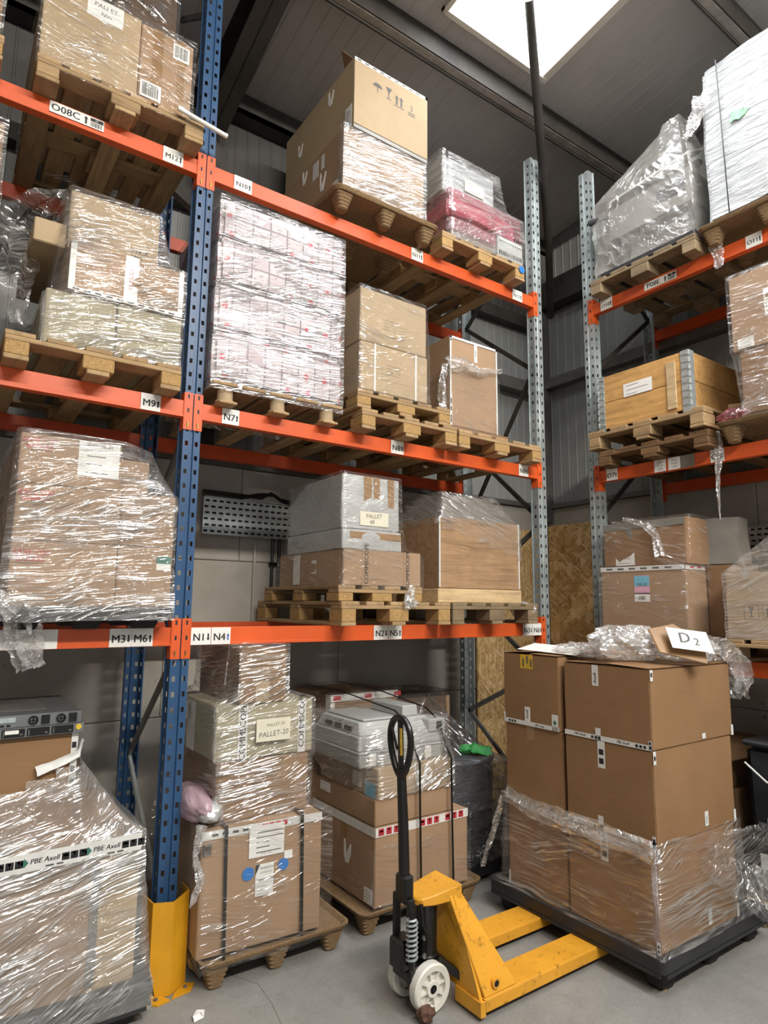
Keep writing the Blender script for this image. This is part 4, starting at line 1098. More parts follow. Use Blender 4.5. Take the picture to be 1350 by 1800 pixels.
# ------------------------------------------------------------------ back rack, level 3
pallet('wooden pallet above the O08C sign on the top left beam', -.865, PY, Z3, .80, 1.15, .122, wood='wood', block='wood_x', boards=6)
zc = Z3 + .123
bx = Box(-.86, -.415, -.11, .75, zc, 4.77); c = carton(bx, 'card_pale', 'large brown carton with a handwritten paper, left on the top left pallet')
strip(c, bx, 'F', .42, .80, .74, .99, 'paper', [tx('PALLET', .085, .075, .034, 'ink_soft', 0, .1), tx('NW', .09, .032, .03, 'ink_soft', 0, .1)], 'paper_note'); b1 = bx.wb
bx = Box(-.411, -.14, -.11, .75, zc, 4.76); c = carton(bx, 'card', 'narrower brown carton with barcode labels, right on the top left pallet')
strip(c, bx, 'F', .22, .42, 0, 1, 'tape_brown'); strip(c, bx, 'F', .70, .84, 0, 1, 'tape_brown')
strip(c, bx, 'F', .60, .92, .72, .93, 'paper', barcode(.008, .012, .07, .07), 'barcode_label', off=.005); strip(c, bx, 'F', .03, .42, .04, .25, 'paper', barcode(.01, .012, .085, .07), 'barcode_label', off=.005); b2_ = bx.wb
bx = Box(-.52, -.19, .08, .75, 4.774, 5.30); carton(bx, 'card_dark', 'dark carton on top of the large cartons at the upper left photo edge'); 
wrap('film round the two large cartons above the O08C sign', [b1, b2_], z0=zc - .05, mat='film_clear', seed=21, amp=.004)
wrap('grey film round the dark carton at the upper left photo edge', [bx.wb], mat='film_smoke', seed=22, amp=.01)
mb = MB(); mb.tube([(-.22, -.165, 4.322), (.055, -.15, 4.295)], .0125, 14); mb.tube([(.056, -.15, 4.295), (.042, -.151, 4.2965)], .0132, 14); mb.smooth = True
tag(mb.obj('plastic_tube', 'white_plastic', None, origin=(-.06, -.16, 4.30)), 'short white plastic tube poking out past the blue post above M12', 'tube')
pallet('wooden pallet at the far left of the top beam, cut off', -1.80, PY, Z3, .80, 1.1, .125)
bx = Box(-1.76, -1.02, -.08, .75, Z3 + .126, 4.9); carton(bx, 'card_dark', 'dark wrapped carton at the far left of the top beam, cut off')
wrap('torn film round the cut off carton at the far left top', [bx.wb], mat='film', seed=23, amp=.012, skirt=.1, z0=Z3 + .10)
fibre_pallet('pressed fibre pallet on the top beam between N10 and N11', .76, PY - .02, Z3, .83, 1.1, .125)
zc = Z3 + .126
bx = Box(.83, 1.47, -.105, .85, zc, 4.765); c = carton(bx, 'card', 'lower of two large brown cartons at the top, front covered in creased film'); b1 = bx.wb
strip(c, bx, 'F', .55, .75, .45, .6, 'card', [tx('LUCY', .06, .035, .03, 'ink_soft')], 'printing')
strip(c, bx, 'L', .86, .94, .10, .24, 'paper', scrap_lines(.07, .06, 4), 'label')
for i, (u, v, s) in enumerate(((.72, .45, .13), (.45, .85, .10), (.20, .30, .10))): hole_tear(c, bx, 'L', u, v, s, i)
strip(c, bx, 'L', .58, .66, .62, .9, 'tape_white'); strip(c, bx, 'L', .70, .74, .66, .9, 'tape_white')
bx = Box(.885, 1.485, -.12, .85, 4.772, 5.275); c = carton(bx, 'card_pale', 'upper of two large brown cartons at the top, with handling symbols')
strip(c, bx, 'F', 0, 1, .955, 1, 'tape_white', [('r', .02 + .06 * i, .006, .03, .010, 'ink_soft') for i in range(9)], 'lettered_tape'); strip(c, bx, 'F', 0, 1, 0, .05, 'tape_grey'); strip(c, bx, 'F', .97, 1, .86, 1, 'tape_white')
O_ = umbrella(.18, .30, .075, 'ink_soft') + glass(.27, .295, .085, 'ink_soft') + uparrows(.355, .275, .085, 'ink_soft') + [tx('3', .46, .315, .06, 'ink_soft', 0), ('r', .43, .278, .06, .008, 'ink_soft'), ('r', .43, .262, .06, .008, 'ink_soft')]
strip(c, bx, 'F', 0, 1, .06, .95, 'card_pale', O_, 'printing', off=.0045, t=.0003)
hole_tear(c, bx, 'L', .70, .80, .11, 7); hole_tear(c, bx, 'L', .25, .55, .10, 9); strip(c, bx, 'L', .90, .985, .05, .35, 'paper', scrap_lines(.08, .14, 6), 'label')
mb = MB(); mb.prism([(0, 0), (.10, 0), (.03, .09)], (-.298, -.46, .508), (0, 1, 0), (-.8, 0, .5), (.5, 0, .8), .004); mb.obj('flap', 'card_dark', c)
wrap('white creased film round the front of the lower large top carton', [b1], z0=zc - .01, mat='film_heavy', seed=25, top=False, amp=.006, cov=lambda p: p[1] < -.02)
pallet('wooden pallet on the top beam beside the silver post, under the pink goods', 1.62, PY, Z3, .82, 1.1, .13)
zc = Z3 + .131
bx = Box(1.72, 2.16, -.10, .75, zc, 4.47); solid(bx, 'equipment_case', 'machine', 'dim metal equipment case under the pink sheet on the top beam', 'equipment', seg=6, jit=.006); b1 = bx.wb
bx = Box(2.165, 2.43, -.115, .55, zc, 4.50); t = solid(bx, 'equipment_case', 'grey_plastic', 'pale slotted equipment case at lower right under the pink sheet', 'equipment', jit=.003); b4 = bx.wb
for i in range(14):
    mb = MB(); mb.box(-.12 + i * .0175, -.112 + i * .0175, -bx.d / 2 - .005, -bx.d / 2 + .002, .018, .05); mb.obj('slot', 'black_matt', t)
mb = MB(); mb.box(-.12, .12, -bx.d / 2 - .007, -bx.d / 2 + .002, .13, .142); mb.obj('edge_strip', 'white_plastic', t)
bx = Box(1.73, 2.42, -.08, .72, 4.505, 4.69); solid(bx, 'foam_bundle', 'pink_plastic', 'pink plastic covered bundle in the middle of the wrapped load by the silver post', 'bundle', seg=7, jit=.025, bulge=.01, bev=.03); b2_ = bx.wb
bx = Box(1.70, 2.215, -.03, .62, 4.72, 5.0); c = solid(bx, 'foil_box', 'wrap_silver', 'grey film wrapped box with a paper note on top of the pink load', 'box', uv=True, seg=8, jit=.006); b3 = bx.wb
strip(c, bx, 'F', .40, .78, .25, .58, 'paper_cream', scrap_lines(.19, .09, 2), 'paper_note', off=.012)
wrap('pink tinted film round the load beside the silver post on the top beam', [b1, b2_, b4], z0=zc - .02, mat='film_pink', seed=27, tension=.3, amp=.012, off=.022, cov=lambda p: p[2] > 4.50 - .12 * (p[0] < 2.1))
wrap('clear film round the whole pink load and grey box by the silver post', [b1, b2_, b3, b4], z0=zc - .02, mat='film', seed=28, tension=.75, amp=.008, off=.04)
mb = MB(); mb.lathe([(0, -.003), (.028, -.003), (.028, .003), (0, .003)], (2.40, PY - .006, Z3 + .085), 'y', 20)
tag(mb.obj('disc_sticker', 'sticker_blue', None, origin=(2.40, PY, Z3 + .06)), 'round blue sticker on the pallet end beside the silver post', 'sticker')

# ------------------------------------------------------------------ right rack (first number = distance along the rack)
OX = 2.935
pallet('dark worn pallet under the film wrapped machine on the top right beam', OX, -.345, ZO3, .84, .98, .118, wood='woodold', block='woodold_x', ori='O', boards=5, bottom=False)
zc = ZO3 + .119
t = root('machine', (3.32, -.80, zc), 'grey machine with a tilted tray, wrapped in milky film on the top right beam', 'machine')
mb = MB()
def pm(x0, x1, y0, y1, z0, z1, name, mat, tin=0.0):
    mb = MB(); g = tin
    mb.add([(x, y, z) for z, s in ((z0, 0), (z1, g)) for y in (y0 + s, y1 - s) for x in (x0 + s, x1 - s)], [(0, 2, 3, 1), (4, 5, 7, 6), (0, 1, 5, 4), (2, 6, 7, 3), (0, 4, 6, 2), (1, 3, 7, 5)])
    return mb.obj(name, mat, t, bevel=.006)
pm(-.36, .40, -.37, .38, 0, .045, 'base_plate', 'machine_dark'); pm(-.22, .36, -.24, .22, .045, .30, 'pedestal', 'machine', .02); pm(-.30, .38, -.33, .33, .30, .56, 'body', 'machine', .0); pm(-.02, .30, -.25, .06, .56, .74, 'upper_housing', 'grey_plastic', .06)
mb = MB(); mb.add([(-.32, -.34, .66), (-.32, .30, .62), (-.10, .30, .72), (-.10, -.34, .78), (-.32, -.34, .64), (-.32, .30, .60), (-.10, .30, .70), (-.10, -.34, .76)], [(0, 1, 2, 3), (4, 7, 6, 5), (0, 4, 5, 1), (1, 5, 6, 2), (2, 6, 7, 3), (3, 7, 4, 0)]); mb.obj('tilted_tray', 'white_plastic', t, bevel=.004)
mb = MB(); mb.tube([(-.30, .33, .52), (-.36, .44, .50), (-.36, .46, .50)], .022, 10); mb.smooth = True; mb.obj('handle', 'machine_dark', t)
mb = MB(); mb.tube([(.05, -.20, .80), (.05, -.16, 1.0)], [.05, .012], 8); mb.obj('mast', 'grey_plastic', t)
pm(-.31, -.30, -.30, -.08, .40, .50, 'control_panel', 'machine_dark')
Bm = [(2.955, 3.72, -1.17, -.40, zc + .03, zc + .05), (3.02, 3.70, -1.06, -.56, zc + .06, zc + .30), (2.99, 3.72, -1.15, -.38, zc + .42, zc + .64), (3.06, 3.16, -1.05, -.95, zc + .98, zc + 1.0)]
wrap('milky crumpled film over the grey machine on the top right beam', Bm, z0=zc + .02, z1=zc + 1.01, mat='film_milky', seed=31, tension=1.0, amp=.016, off=.02, ctr=(3.11, -.99))
fibre_pallet('pressed fibre pallet under the tall white wrapped load, top right', OX + .0, -1.19, ZO3, .85, .98, .13, ori='O')
zc = ZO3 + .131
bx = Box(1.27, 2.02, OX + .02, 3.86, zc, 5.42, 'O'); c = solid(bx, 'wrapped_load', 'wrap_silver', 'tall white load in tightly wrinkled film with a green mark, top right edge', 'wrapped load', uv=True, seg=14, jit=.014, bulge=.02, bev=.03)
crumple('torn film tail sticking out at the upper left corner of the tall white load', [(2.95, -1.29, 5.24), (2.93, -1.255, 5.10), (2.925, -1.20, 4.99), (2.92, -1.165, 4.95)], [.20, .15, .07, .02], .02, seed=7, side=(.2, 1, 0), n=18, m=8)
mb = MB(); O_ = bx.face('F')
mb = MB(); mb.obox((-bx.w / 2 + .15, -bx.d / 2 - .026, .0), (-bx.w / 2 + .13, -bx.d / 2 - .028, bx.h * .98), .007, .003); mb.obj('black_cord', 'black', c)
mb = MB(); mb.prism([(.19, .61), (.225, .615), (.25, .60), (.29, .615), (.315, .64), (.27, .65), (.285, .67), (.24, .665), (.20, .685), (.205, .65)], (-bx.w / 2, -bx.d / 2 - .027, 0), (1, 0, 0), (0, 0, 1), (0, -1, 0), .002); mb.obj('green_mark', 'green_print', c)
crumple('twisted film end hanging from the top right beam below the fibre pallet', [(3.02, -1.27, 4.17), (3.05, -1.275, 4.08), (3.04, -1.28, 4.0)], [.10, .06, .05], .012, seed=8, side=(0, 1, 0), n=14, m=8)
pallet('dark pallet, lower of two under the hinged wooden collar box', OX, -.36, ZO2, .83, .98, .112, wood='wooddark', block='wooddark_x', ori='O')
pallet('light pallet, upper of two under the hinged wooden collar box', OX - .01, -.287, ZO2 + .135, .89, .98, .135, ori='O', wood='wood', block='wood_x')
bx = Box(.385, 1.09, OX, 3.75, ZO2 + .272, 3.465, 'O'); t = root('collar_box', bx.loc, 'orange brown wooden collar box with galvanised corner hinges, right rack', 'wooden box', None, bx.rz)
h = bx.h; W_, D_ = bx.w / 2, bx.d / 2
for z0, z1 in ((0, h / 2 - .002), (h / 2 + .002, h)):
    for (sx, sy, cx, cy) in ((2 * W_, .02, 0, -D_ + .01), (2 * W_, .02, 0, D_ - .01), (.02, 2 * D_ - .044, -W_ + .01, 0), (.02, 2 * D_ - .044, W_ - .01, 0)):
        piece(t, 'side_board', sx, sy, z1 - z0, (cx, cy, (z0 + z1) / 2), 'ply_x', .002)
for sx in (-1, 1):
    for sy in (-1, 1):
        mb = MB(); cx, cy = sx * (W_ + .002), sy * (D_ + .002)
        mb.box(cx - sx * .055, cx + sx * .002, cy - .001, cy + sy * .005, -.02, h + .004); mb.box(cx - .001, cx + sx * .005, cy - sy * .055, cy + sy * .002, -.02, h + .004)
        hg = mb.obj('corner_hinge', 'galv', t)
        for k in range(8):
            z = .02 + k * (h - .03) / 7.5
            mb = MB(); mb.tube([(cx, cy, z), (cx, cy, z + .032)], .010, 8); mb.box(cx - sx * .05, cx - sx * .01, cy + sy * .004, cy + sy * .008, z + .008, z + .022); mb.smooth = True; mb.obj('knuckle', 'galv', hg)
mb = MB(); mb.box(W_ - .16, W_ - .09, -D_ - .012, -D_ - .001, .02, h - .05); mb.obj('batten', 'ply_pale', t, bevel=.004)
strip(t, bx, 'F', .30, .62, .50, .74, 'paper', scrap_lines(.22, .09, 3, 'ink_soft', .1, 8), 'label')
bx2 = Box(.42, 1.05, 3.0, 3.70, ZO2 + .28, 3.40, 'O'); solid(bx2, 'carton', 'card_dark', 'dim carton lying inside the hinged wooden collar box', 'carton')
piece_ = root('timber_plank', (3.35, -1.19, 3.10), 'loose pale plank lying beside the collar box on the right rack', 'plank', None, .4)
piece(piece_, 'plank', .55, .09, .03, (0, 0, .015), 'wood_x')
piece_.location = (3.42, -1.155, ZO2 + .272)
fibre_pallet('pressed fibre pallet on the middle right beam, at the photo edge', OX, -1.225, ZO2, .84, .98, .135, ori='O')
zc = ZO2 + .136
bx = Box(1.405, 2.02, OX + .03, 3.75, zc + .02, 3.352, 'O'); c = carton(bx, 'card_brown', 'lower film wrapped carton on the fibre pallet, right photo edge, middle beam'); b1 = bx.wb
bx = Box(1.37, 2.05, OX + .02, 3.78, 3.356, 3.85, 'O'); c = carton(bx, 'card', 'upper film wrapped carton with a small label, right photo edge, middle beam'); b2_ = bx.wb
strip(c, bx, 'F', .05, .19, .02, .15, 'paper', scrap_lines(.09, .06, 3), 'label'); strip(c, bx, 'F', .30, .5, .35, .7, 'paper', scrap_lines(.1, .15, 4), 'label')
wrap('film round the two stacked cartons at the right photo edge, middle beam', [b1, b2_], z0=zc + .0, mat='film', seed=33, amp=.005)
blob('pink and clear film bunched on the fibre pallet rim, right photo edge', (2.99, -1.34, zc), (.05, .11, .035), .35, 'film_pink', 6, sub=3)
crumple('long thin film tail hanging from the middle right beam', [(3.045, -1.19, 2.90), (3.05, -1.195, 2.74), (3.05, -1.17, 2.60), (3.05, -1.175, 2.33)], [.035, .05, .035, .006], .01, seed=9, side=(0, 1, 0), n=20, m=6)
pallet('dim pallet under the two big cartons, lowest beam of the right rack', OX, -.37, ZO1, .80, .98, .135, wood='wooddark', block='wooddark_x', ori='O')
zc = ZO1 + .136
bx = Box(.345, .985, OX, 3.62, zc, 2.045, 'O'); c = carton(bx, 'card', 'large brown carton with a blue and pink label, lower of two on right rack'); b1 = bx.wb
strip(c, bx, 'F', .42, .60, .48, .86, 'sticker_pink', [('r', 0, .105, .115, .07, 'sticker_cyan'), tx('3911E', .058, .115, .030, 'ink', .01), ('r', 0, 0, .115, .05, 'paper'), ('r', 0, .052, .115, .008, 'ink')] + barcode(.03, .01, .05, .028), 'shipping_label')
strip(c, bx, 'F', 0, 1, .93, 1, 'tape_white', [('r', .05 + .09 * i, .01, .05, .012, 'ink_soft') for i in range(6)], 'lettered_tape'); strip(c, bx, 'R', 0, .8, .93, 1, 'tape_white', [('r', .05 + .09 * i, .01, .05, .012, 'ink_red') for i in range(5)], 'lettered_tape')
bx = Box(.375, 1.02, OX + .01, 3.60, 2.048, 2.355, 'O', -.05); c = carton(bx, 'card_brown', 'open taped brown carton with grey tape, upper of two on right rack', jit=.008); b2_ = bx.wb
strip(c, bx, 'F', 0, 1, .84, 1, 'tape_grey'); strip(c, bx, 'F', .30, .38, .62, .84, 'tape_grey'); strip(c, bx, 'F', .16, .40, .02, .34, 'paper', scrap_lines(.15, .09, 3), 'paper_note'); strip(c, bx, 'F', .12, .38, .34, .56, 'tape_white')
wrap('thin film round the two big cartons on the lowest right beam', [b1, b2_], z0=zc, mat='film_clear', seed=35, amp=.005)
crumple('bright strand of gathered film across the upper right rack carton', [(2.925, -.55, 2.38), (2.915, -.72, 2.33), (2.91, -.80, 2.25), (2.91, -.83, 2.10)], [.03, .05, .08, .10], .012, seed=10, side=(0, 1, .4), n=20, m=8)
bx = Box(.99, 1.19, OX + .25, 3.40, 2.05, 2.36, 'O', .15)
solid(bx, 'carton', 'machine', 'grey battered carton behind the open taped carton, right rack', 'carton', jit=.012)
bx = Box(.995, 1.18, OX + .24, 3.5, zc, 2.045, 'O'); carton(bx, 'card_dark', 'shaded brown carton behind the labelled carton, lowest right beam')
pallet('light pallet on the lowest right beam at the photo edge', OX - .01, -1.20, ZO1, .80, .98, .135, ori='O', block='wood_x')
bx = Box(1.235, 1.98, OX + .01, 3.62, ZO1 + .137, 1.98, 'O'); c = carton(bx, 'card_pale', 'wrapped carton with handling symbols on the light pallet, right photo edge'); b1 = bx.wb
ic = []
for i in range(3): ic += [('r', .10 + .105 * i, .12, .085, .003, 'ink_soft'), ('r', .10 + .105 * i, .205, .085, .003, 'ink_soft'), ('r', .10 + .105 * i, .12, .003, .088, 'ink_soft'), ('r', .182 + .105 * i, .12, .003, .088, 'ink_soft')]
ic += glass(.142, .135, .06, 'ink_soft') + uparrows(.247, .135, .06, 'ink_soft') + umbrella(.352, .135, .06, 'ink_soft')
strip(c, bx, 'F', 0, .6, 0, .7, 'card_pale', ic, 'printing', t=.0003)
wrap('film peaked over the wrapped carton at the right photo edge, lowest beam', [b1, (3.1, 3.5, -1.9, -1.5, 1.98, 2.25)], z0=ZO1 + .14, mat='film_heavy', seed=37, tension=1.0, amp=.006)
# ------------------------------------------------------------------ floor level: left bay
def logo_tape(n, wd, ht, full=True):
    """lettered tape: name with a green diamond mark and three handling symbols, repeated"""
    out = []; p = wd / n
    for i in range(n):
        x = i * p
        out += [('p', [(x + .008, ht * .5), (x + .023, ht * .25), (x + .038, ht * .5), (x + .023, ht * .75)], 'ink_green'), tx('PBE Axell', x + .096, ht * .52, ht * .40, 'ink', .012, .18)]
        for k, fn in enumerate((umbrella, glass, glass)):
            cx = x + .158 + k * ht * .48
            out += [('r', cx, ht * .28, ht * .42, ht * .42, 'ink')]
            out += fn(cx + ht * .21, ht * .32, ht * .33, 'paper')
        out += [('r', x + .10, ht * .10, .03, ht * .10, 'ink_soft'), ('r', x + .14, ht * .10, .025, ht * .10, 'ink_soft')]
    return out
plastic_pallet('black pallet under the film wrapped crate at bottom left, by the yellow guard', -1.0, -.125, -.26, .75, .17, t0=.07)
bx = Box(-.92, -.20, -.215, .62, .172, .77); c = solid(bx, 'wrapped_crate', 'card', 'big film wrapped crate with a lettered white tape, bottom left corner', 'crate', bulge=.006)
mb = MB(); mb.box(.20, .362, -bx.d / 2 - .006, -bx.d / 2 + .01, .01, .53); mb.obj('end_board', 'ply_pale', c, bevel=.003)
mb = MB(); mb.box(.17, .205, -bx.d / 2 - .008, -bx.d / 2 + .01, .03, .50); mb.obj('corner_strap', 'tape_grey', c)
strip(c, bx, 'F', .02, 1.0, .885, 1.0, 'tape_white', logo_tape(3, .70, .068), 'lettered_tape', off=.022); b1 = bx.wb
bx = Box(-1.05, -.465, -.12, .45, .775, 1.20); c = carton(bx, 'card_brown', 'brown carton on the wrapped crate, carrying two flat servers'); b2_ = bx.wb
strip(c, bx, 'F', .955, 1.0, .45, 1.0, 'tape_white', [('r', .003, .02 + .05 * i, .018, .025, 'ink') for i in range(4)], 'lettered_tape')
wrap('silvery film rising from the crate to the carton, bottom left', [b1, (-.985, -.14, -.245, .72, .06, .165), (b2_[0], b2_[1], b2_[2], b2_[3], .775, 1.10)], z0=.06, z1=1.10, mat='film_silver', seed=41, top=False, tension=.85, amp=.008, off=.018, skirt=.05, cov=lambda p: p[2] < 1.06 + .30 * (p[0] + .46))
crumple('crumpled lettered tape end stuck across the carton below the servers', [(-.62, -.145, 1.06), (-.53, -.15, 1.09), (-.465, -.15, 1.115), (-.445, -.13, 1.17)], [.038, .035, .03, .025], .004, mat='tape_white', seed=3, name='tape_end', cat='tape', side=(0, 0, 1), n=12, m=4, fold=.5)
def server(x0, x1, y0, y1, z0, z1, label, rear):
    bx = Box(x0, x1, y0, y1, z0, z1); t = solid(bx, 'server', 'server_metal', label, 'server', seg=1, bulge=0, jit=0, bev=.002)
    D_, W_, H_ = bx.d / 2, bx.w / 2, bx.h
    if rear:
        for x in (.08, .185):
            mb = MB(); mb.lathe([(.012, 0), (.019, 0), (.019, -.008), (.015, -.008), (.012, -.004)], (W_ - x + .0, -D_, H_ * .5), 'y', 20); mb.lathe([(0, -.006), (.006, -.006), (.006, 0)], (W_ - x, -D_, H_ * .5), 'y', 10)
            for k in range(4):
                a = k * PI / 2; mb.obox((W_ - x, -D_ - .004, H_ * .5), (W_ - x + .016 * math.cos(a), -D_ - .004, H_ * .5 + .016 * math.sin(a)), .004, .003)
            mb.obj('fan', 'black', t)
            mb = MB(); mb.box(W_ - x + .03, W_ - x + .062, -D_ - .006, -D_ + .002, .006, H_ - .006); mb.obj('power_inlet', 'black', t)
        mb = MB(); mb.box(W_ - .36, W_ - .25, -D_ - .004, -D_ + .002, H_ * .45, H_ - .008); mb.obj('card_slot', 'galv', t)
        mb = MB(); mb.box(W_ - .52, W_ - .38, -D_ - .004, -D_ + .002, H_ * .4, H_ - .008); mb.obj('card_slot', 'galv', t)
        for k in range(5):
            mb = MB(); mb.box(W_ - .37 + k * .022, W_ - .355 + k * .022, -D_ - .003, -D_ + .002, .006, .014); mb.obj('port', 'black', t)
        mb = MB(); mb.box(-W_ + .12, W_ - .12, -D_ * .55, D_ * .7, H_ + .0005, H_ + .0025); mb.obj('lid_panel', 'steel_grey', t)
    else:
        for k in range(6):
            mb = MB(); x = W_ - .085 - k * .092
            mb.box(x - .042, x + .042, -D_ - .006, -D_ + .002, .005, H_ - .005); o = mb.obj('drive_bay', 'black', t, bevel=.002)
            mb = MB(); mb.box(x - .038, x - .034, -D_ - .009, -D_ - .005, .009, H_ - .010); mb.box(x + .024, x + .034, -D_ - .008, -D_ - .005, .012, .018); mb.obj('latch', 'steel_grey', o)
        mb = MB(); mb.lathe([(0, -.004), (.012, -.004), (.012, 0), (0, 0)], (W_ - .022, -D_, H_ * .6), 'y', 14); mb.obj('yellow_sticker', 'tape_yellow', t)
        mb = MB(); mb.box(W_ - .30, W_ - .25, -D_ - .0085, -D_ - .006, H_ * .45, H_ * .8); mb.obj('paper_tag', 'paper', t)
    return t
server(-1.05, -.45, -.15, .42, 1.2035, 1.245, 'lower flat server with black drive bays, on the carton at left', False)
server(-1.06, -.465, -.155, .40, 1.247, 1.296, 'upper flat server with two round fans, on top of the lower server', True)

# yellow post guard
mb = MB()
pl = [(-.098, .06), (-.088, -.085), (-.060, -.096), (-.002, -.118), (.088, -.060), (.096, .06)]
def guard(top, bot):
    for i in range(len(pl) - 1):
        (xa, ya), (xb, yb) = pl[i], pl[i + 1]
        nx_, ny_ = (yb - ya), -(xb - xa); L = math.hypot(nx_, ny_); nx_, ny_ = nx_ / L * -.005, ny_ / L * -.005
        za, zb_ = bot[i], bot[i + 1]; ta, tb = top[i], top[i + 1]
        v = [(xa, ya, za), (xb, yb, zb_), (xb, yb, tb), (xa, ya, ta)]
        mb.add(v + [(p[0] + nx_, p[1] + ny_, p[2]) for p in v], [(0, 1, 2, 3), (7, 6, 5, 4), (0, 4, 5, 1), (1, 5, 6, 2), (2, 6, 7, 3), (3, 7, 4, 0)])
guard([.395, .40, .399, .398, .412, .405], [.14, .12, .003, .003, .003, .003])
mb.obj  # body
g = root('post_guard', (0, -.05, 0), 'yellow angled steel guard round the foot of the blue post', 'post guard')
mb.obj('guard_body', 'yellow', g, origin=(0, -.05, 0))
mb = MB(); mb.prism([(-.075, -.055), (-.035, -.10), (-.01, -.155), (-.07, -.165), (-.115, -.12)], (0, 0, .001), (1, 0, 0), (0, 1, 0), (0, 0, 1), .007); mb.prism([(.0, -.15), (.02, -.115), (.085, -.062), (.125, -.085), (.09, -.135)], (0, 0, .001), (1, 0, 0), (0, 1, 0), (0, 0, 1), .007)
mb.obj('floor_flange', 'yellow', g, origin=(0, -.05, 0))
for p in ((-.065, -.125), (.075, -.10)):
    mb = MB(); mb.lathe([(0, .009), (.009, .009), (.009, .016), (0, .016)], (p[0], p[1], 0), 'z', 6); mb.obj('anchor_bolt', 'steel_grey', g, origin=(0, -.05, 0))

# ------------------------------------------------------------------ floor level: middle bay, left stack
fibre_pallet('pressed fibre pallet on the floor under the strapped carton', .105, -.235, 0, .785, 1.1, .135, rz=-.015)
RZ1 = -.06
bx = Box(.118, .745, -.185, .60, .137, .695, 'N', RZ1); c = carton(bx, 'card', 'large strapped brown carton with two blue dots, on the floor beside the yellow guard', bulge=.01); b1 = bx.wb
strip(c, bx, 'F', .37, .66, .72, .98, 'paper', scrap_lines(.18, .13, 5, 'ink_soft', .2, 2) + [tx('0131 VC', .09, .015, .016, 'ink_soft', 0)], 'delivery_sheet', off=.012)
strip(c, bx, 'F', .43, .58, .40, .66, 'paper', [('p', [(0, .10), (0, .145), (.022, .145)], 'ink'), tx('ROBINSON', .058, .125, .014, 'ink', 0), tx('LOGISTICS', .055, .105, .013, 'ink_soft', 0), tx('SuperComms', .05, .075, .016, 'ink', .004)] + scrap_lines(.096, .05, 3, 'ink_soft', .1, 7), 'label', off=.013)
for (u, v, s) in ((.37, .60, .030), (.66, .62, .028)):
    mb = MB(); mb.lathe([(0, -.014), (s, -.014), (s, -.012), (0, -.012)], (-bx.w / 2 + u * bx.w, -bx.d / 2, v * bx.h), 'y', 20); mb.obj('blue_dot', 'sticker_blue', c)
strip(c, bx, 'F', .665, .735, .66, .73, 'paper', [], 'paper_tag', off=.012)
strip(c, bx, 'F', 0, 1, .93, 1, 'tape_white', [('r', .30 + .035 * i, .010, .028, .022, 'ink_red') for i in range(4)] + [('r', .05 + .05 * i, .012, .03, .012, 'ink_soft') for i in range(4)], 'lettered_tape'); strip(c, bx, 'F', 0, .09, .80, .92, 'card', [('r', .004, .004, .045, .05, 'ink_soft')] + glass(.026, .01, .038, 'card'), 'printing')
for u in (.20, .83):
    mb = MB(); x = -bx.w / 2 + u * bx.w + .0; y = -bx.d / 2 - .018
    mb.obox((x, y, -.02), (x - .012, y, bx.h + .018), .016, .003, 0, up=(0, 1, 0)); mb.obox((x - .012, y, bx.h + .016), (x - .012, .2, bx.h + .016), .016, .003); mb.obj('black_strap', 'black', c)
bx = Box(.185, .68, -.12, .45, .70, .985, 'N', -.03); c = carton(bx, 'card_brown', 'brown carton in crinkled film, second from the bottom of the left floor stack', tape=False); b2_ = bx.wb
strip(c, bx, 'F', .70, .86, .55, 1.0, 'tape_brown')
bx = Box(.165, .70, -.12, .50, .99, 1.255, 'N', -.02); c = carton(bx, 'card_green', 'grey green carton with a handwritten PALLET 20 note, in the left floor stack', tape=False); b3 = bx.wb
strip(c, bx, 'F', .22, .31, 0, 1, 'tape_white', lt('COMMSCOPE', .048, .265, .046, 'ink', .02, .5), 'lettered_tape'); strip(c, bx, 'F', .84, .92, 0, 1, 'tape_white', lt('COMMSCOPE', .043, .265, .046, 'ink', .02, .62), 'lettered_tape')
strip(c, bx, 'F', .38, .73, .30, .72, 'paper_cream', [tx('PALLET 20', .105, .080, .022, 'ink_soft', 0, .15, .06), tx('PALLET-20', .095, .035, .036, 'ink_soft', 0, .1, .06)], 'paper_note', off=.030)
strip(c, bx, 'L', .30, .50, .0, .95, 'tape_white'); strip(c, bx, 'L', .18, .40, .55, .9, 'paper')
bx = Box(.27, .53, -.13, .45, 1.26, 1.532, 'N', 0); c = carton(bx, 'card_brown', 'brown carton with tape strips at the top of the left floor stack', tape=False); b4 = bx.wb
strip(c, bx, 'F', .46, .63, .45, 1, 'tape_brown'); strip(c, bx, 'F', .33, .62, 0, .40, 'card_pale')
wrap('wrinkled clear film round the cartons of the left floor stack', [b2_, b3, b4], z0=.70, mat='film_heavy', seed=43, tension=.35, amp=.007, off=.016)
wrap('clear film round the strapped carton on the floor', [(b1[0] - .01, b1[1] + .01, b1[2] - .025, b1[3], b1[4], b1[5])], z0=.10, mat='film_clear', seed=44, amp=.006, off=.018, skirt=.02)
blob('pink wrapped bundle leaning beside the left floor stack behind the blue post', (.115, .05, .715), (.075, .20, .075), .2, 'pink_foam', 5, name='foam_bundle', cat='bundle', sub=4, freq=1.5, flat=1)
blob('white crinkled foil end of the pink bundle on the strapped carton', (.15, -.10, .715), (.06, .075, .05), .3, 'foil_white', 9, name='foil_bundle', cat='bundle', sub=3, flat=1)
crumple('rope of twisted film hanging down left of the strapped carton', [(.08, -.21, .74), (.05, -.22, .62), (.075, -.23, .50), (.04, -.22, .40)], [.05, .03, .04, .02], .01, seed=12, side=(1, 0, 0), n=20, m=6)

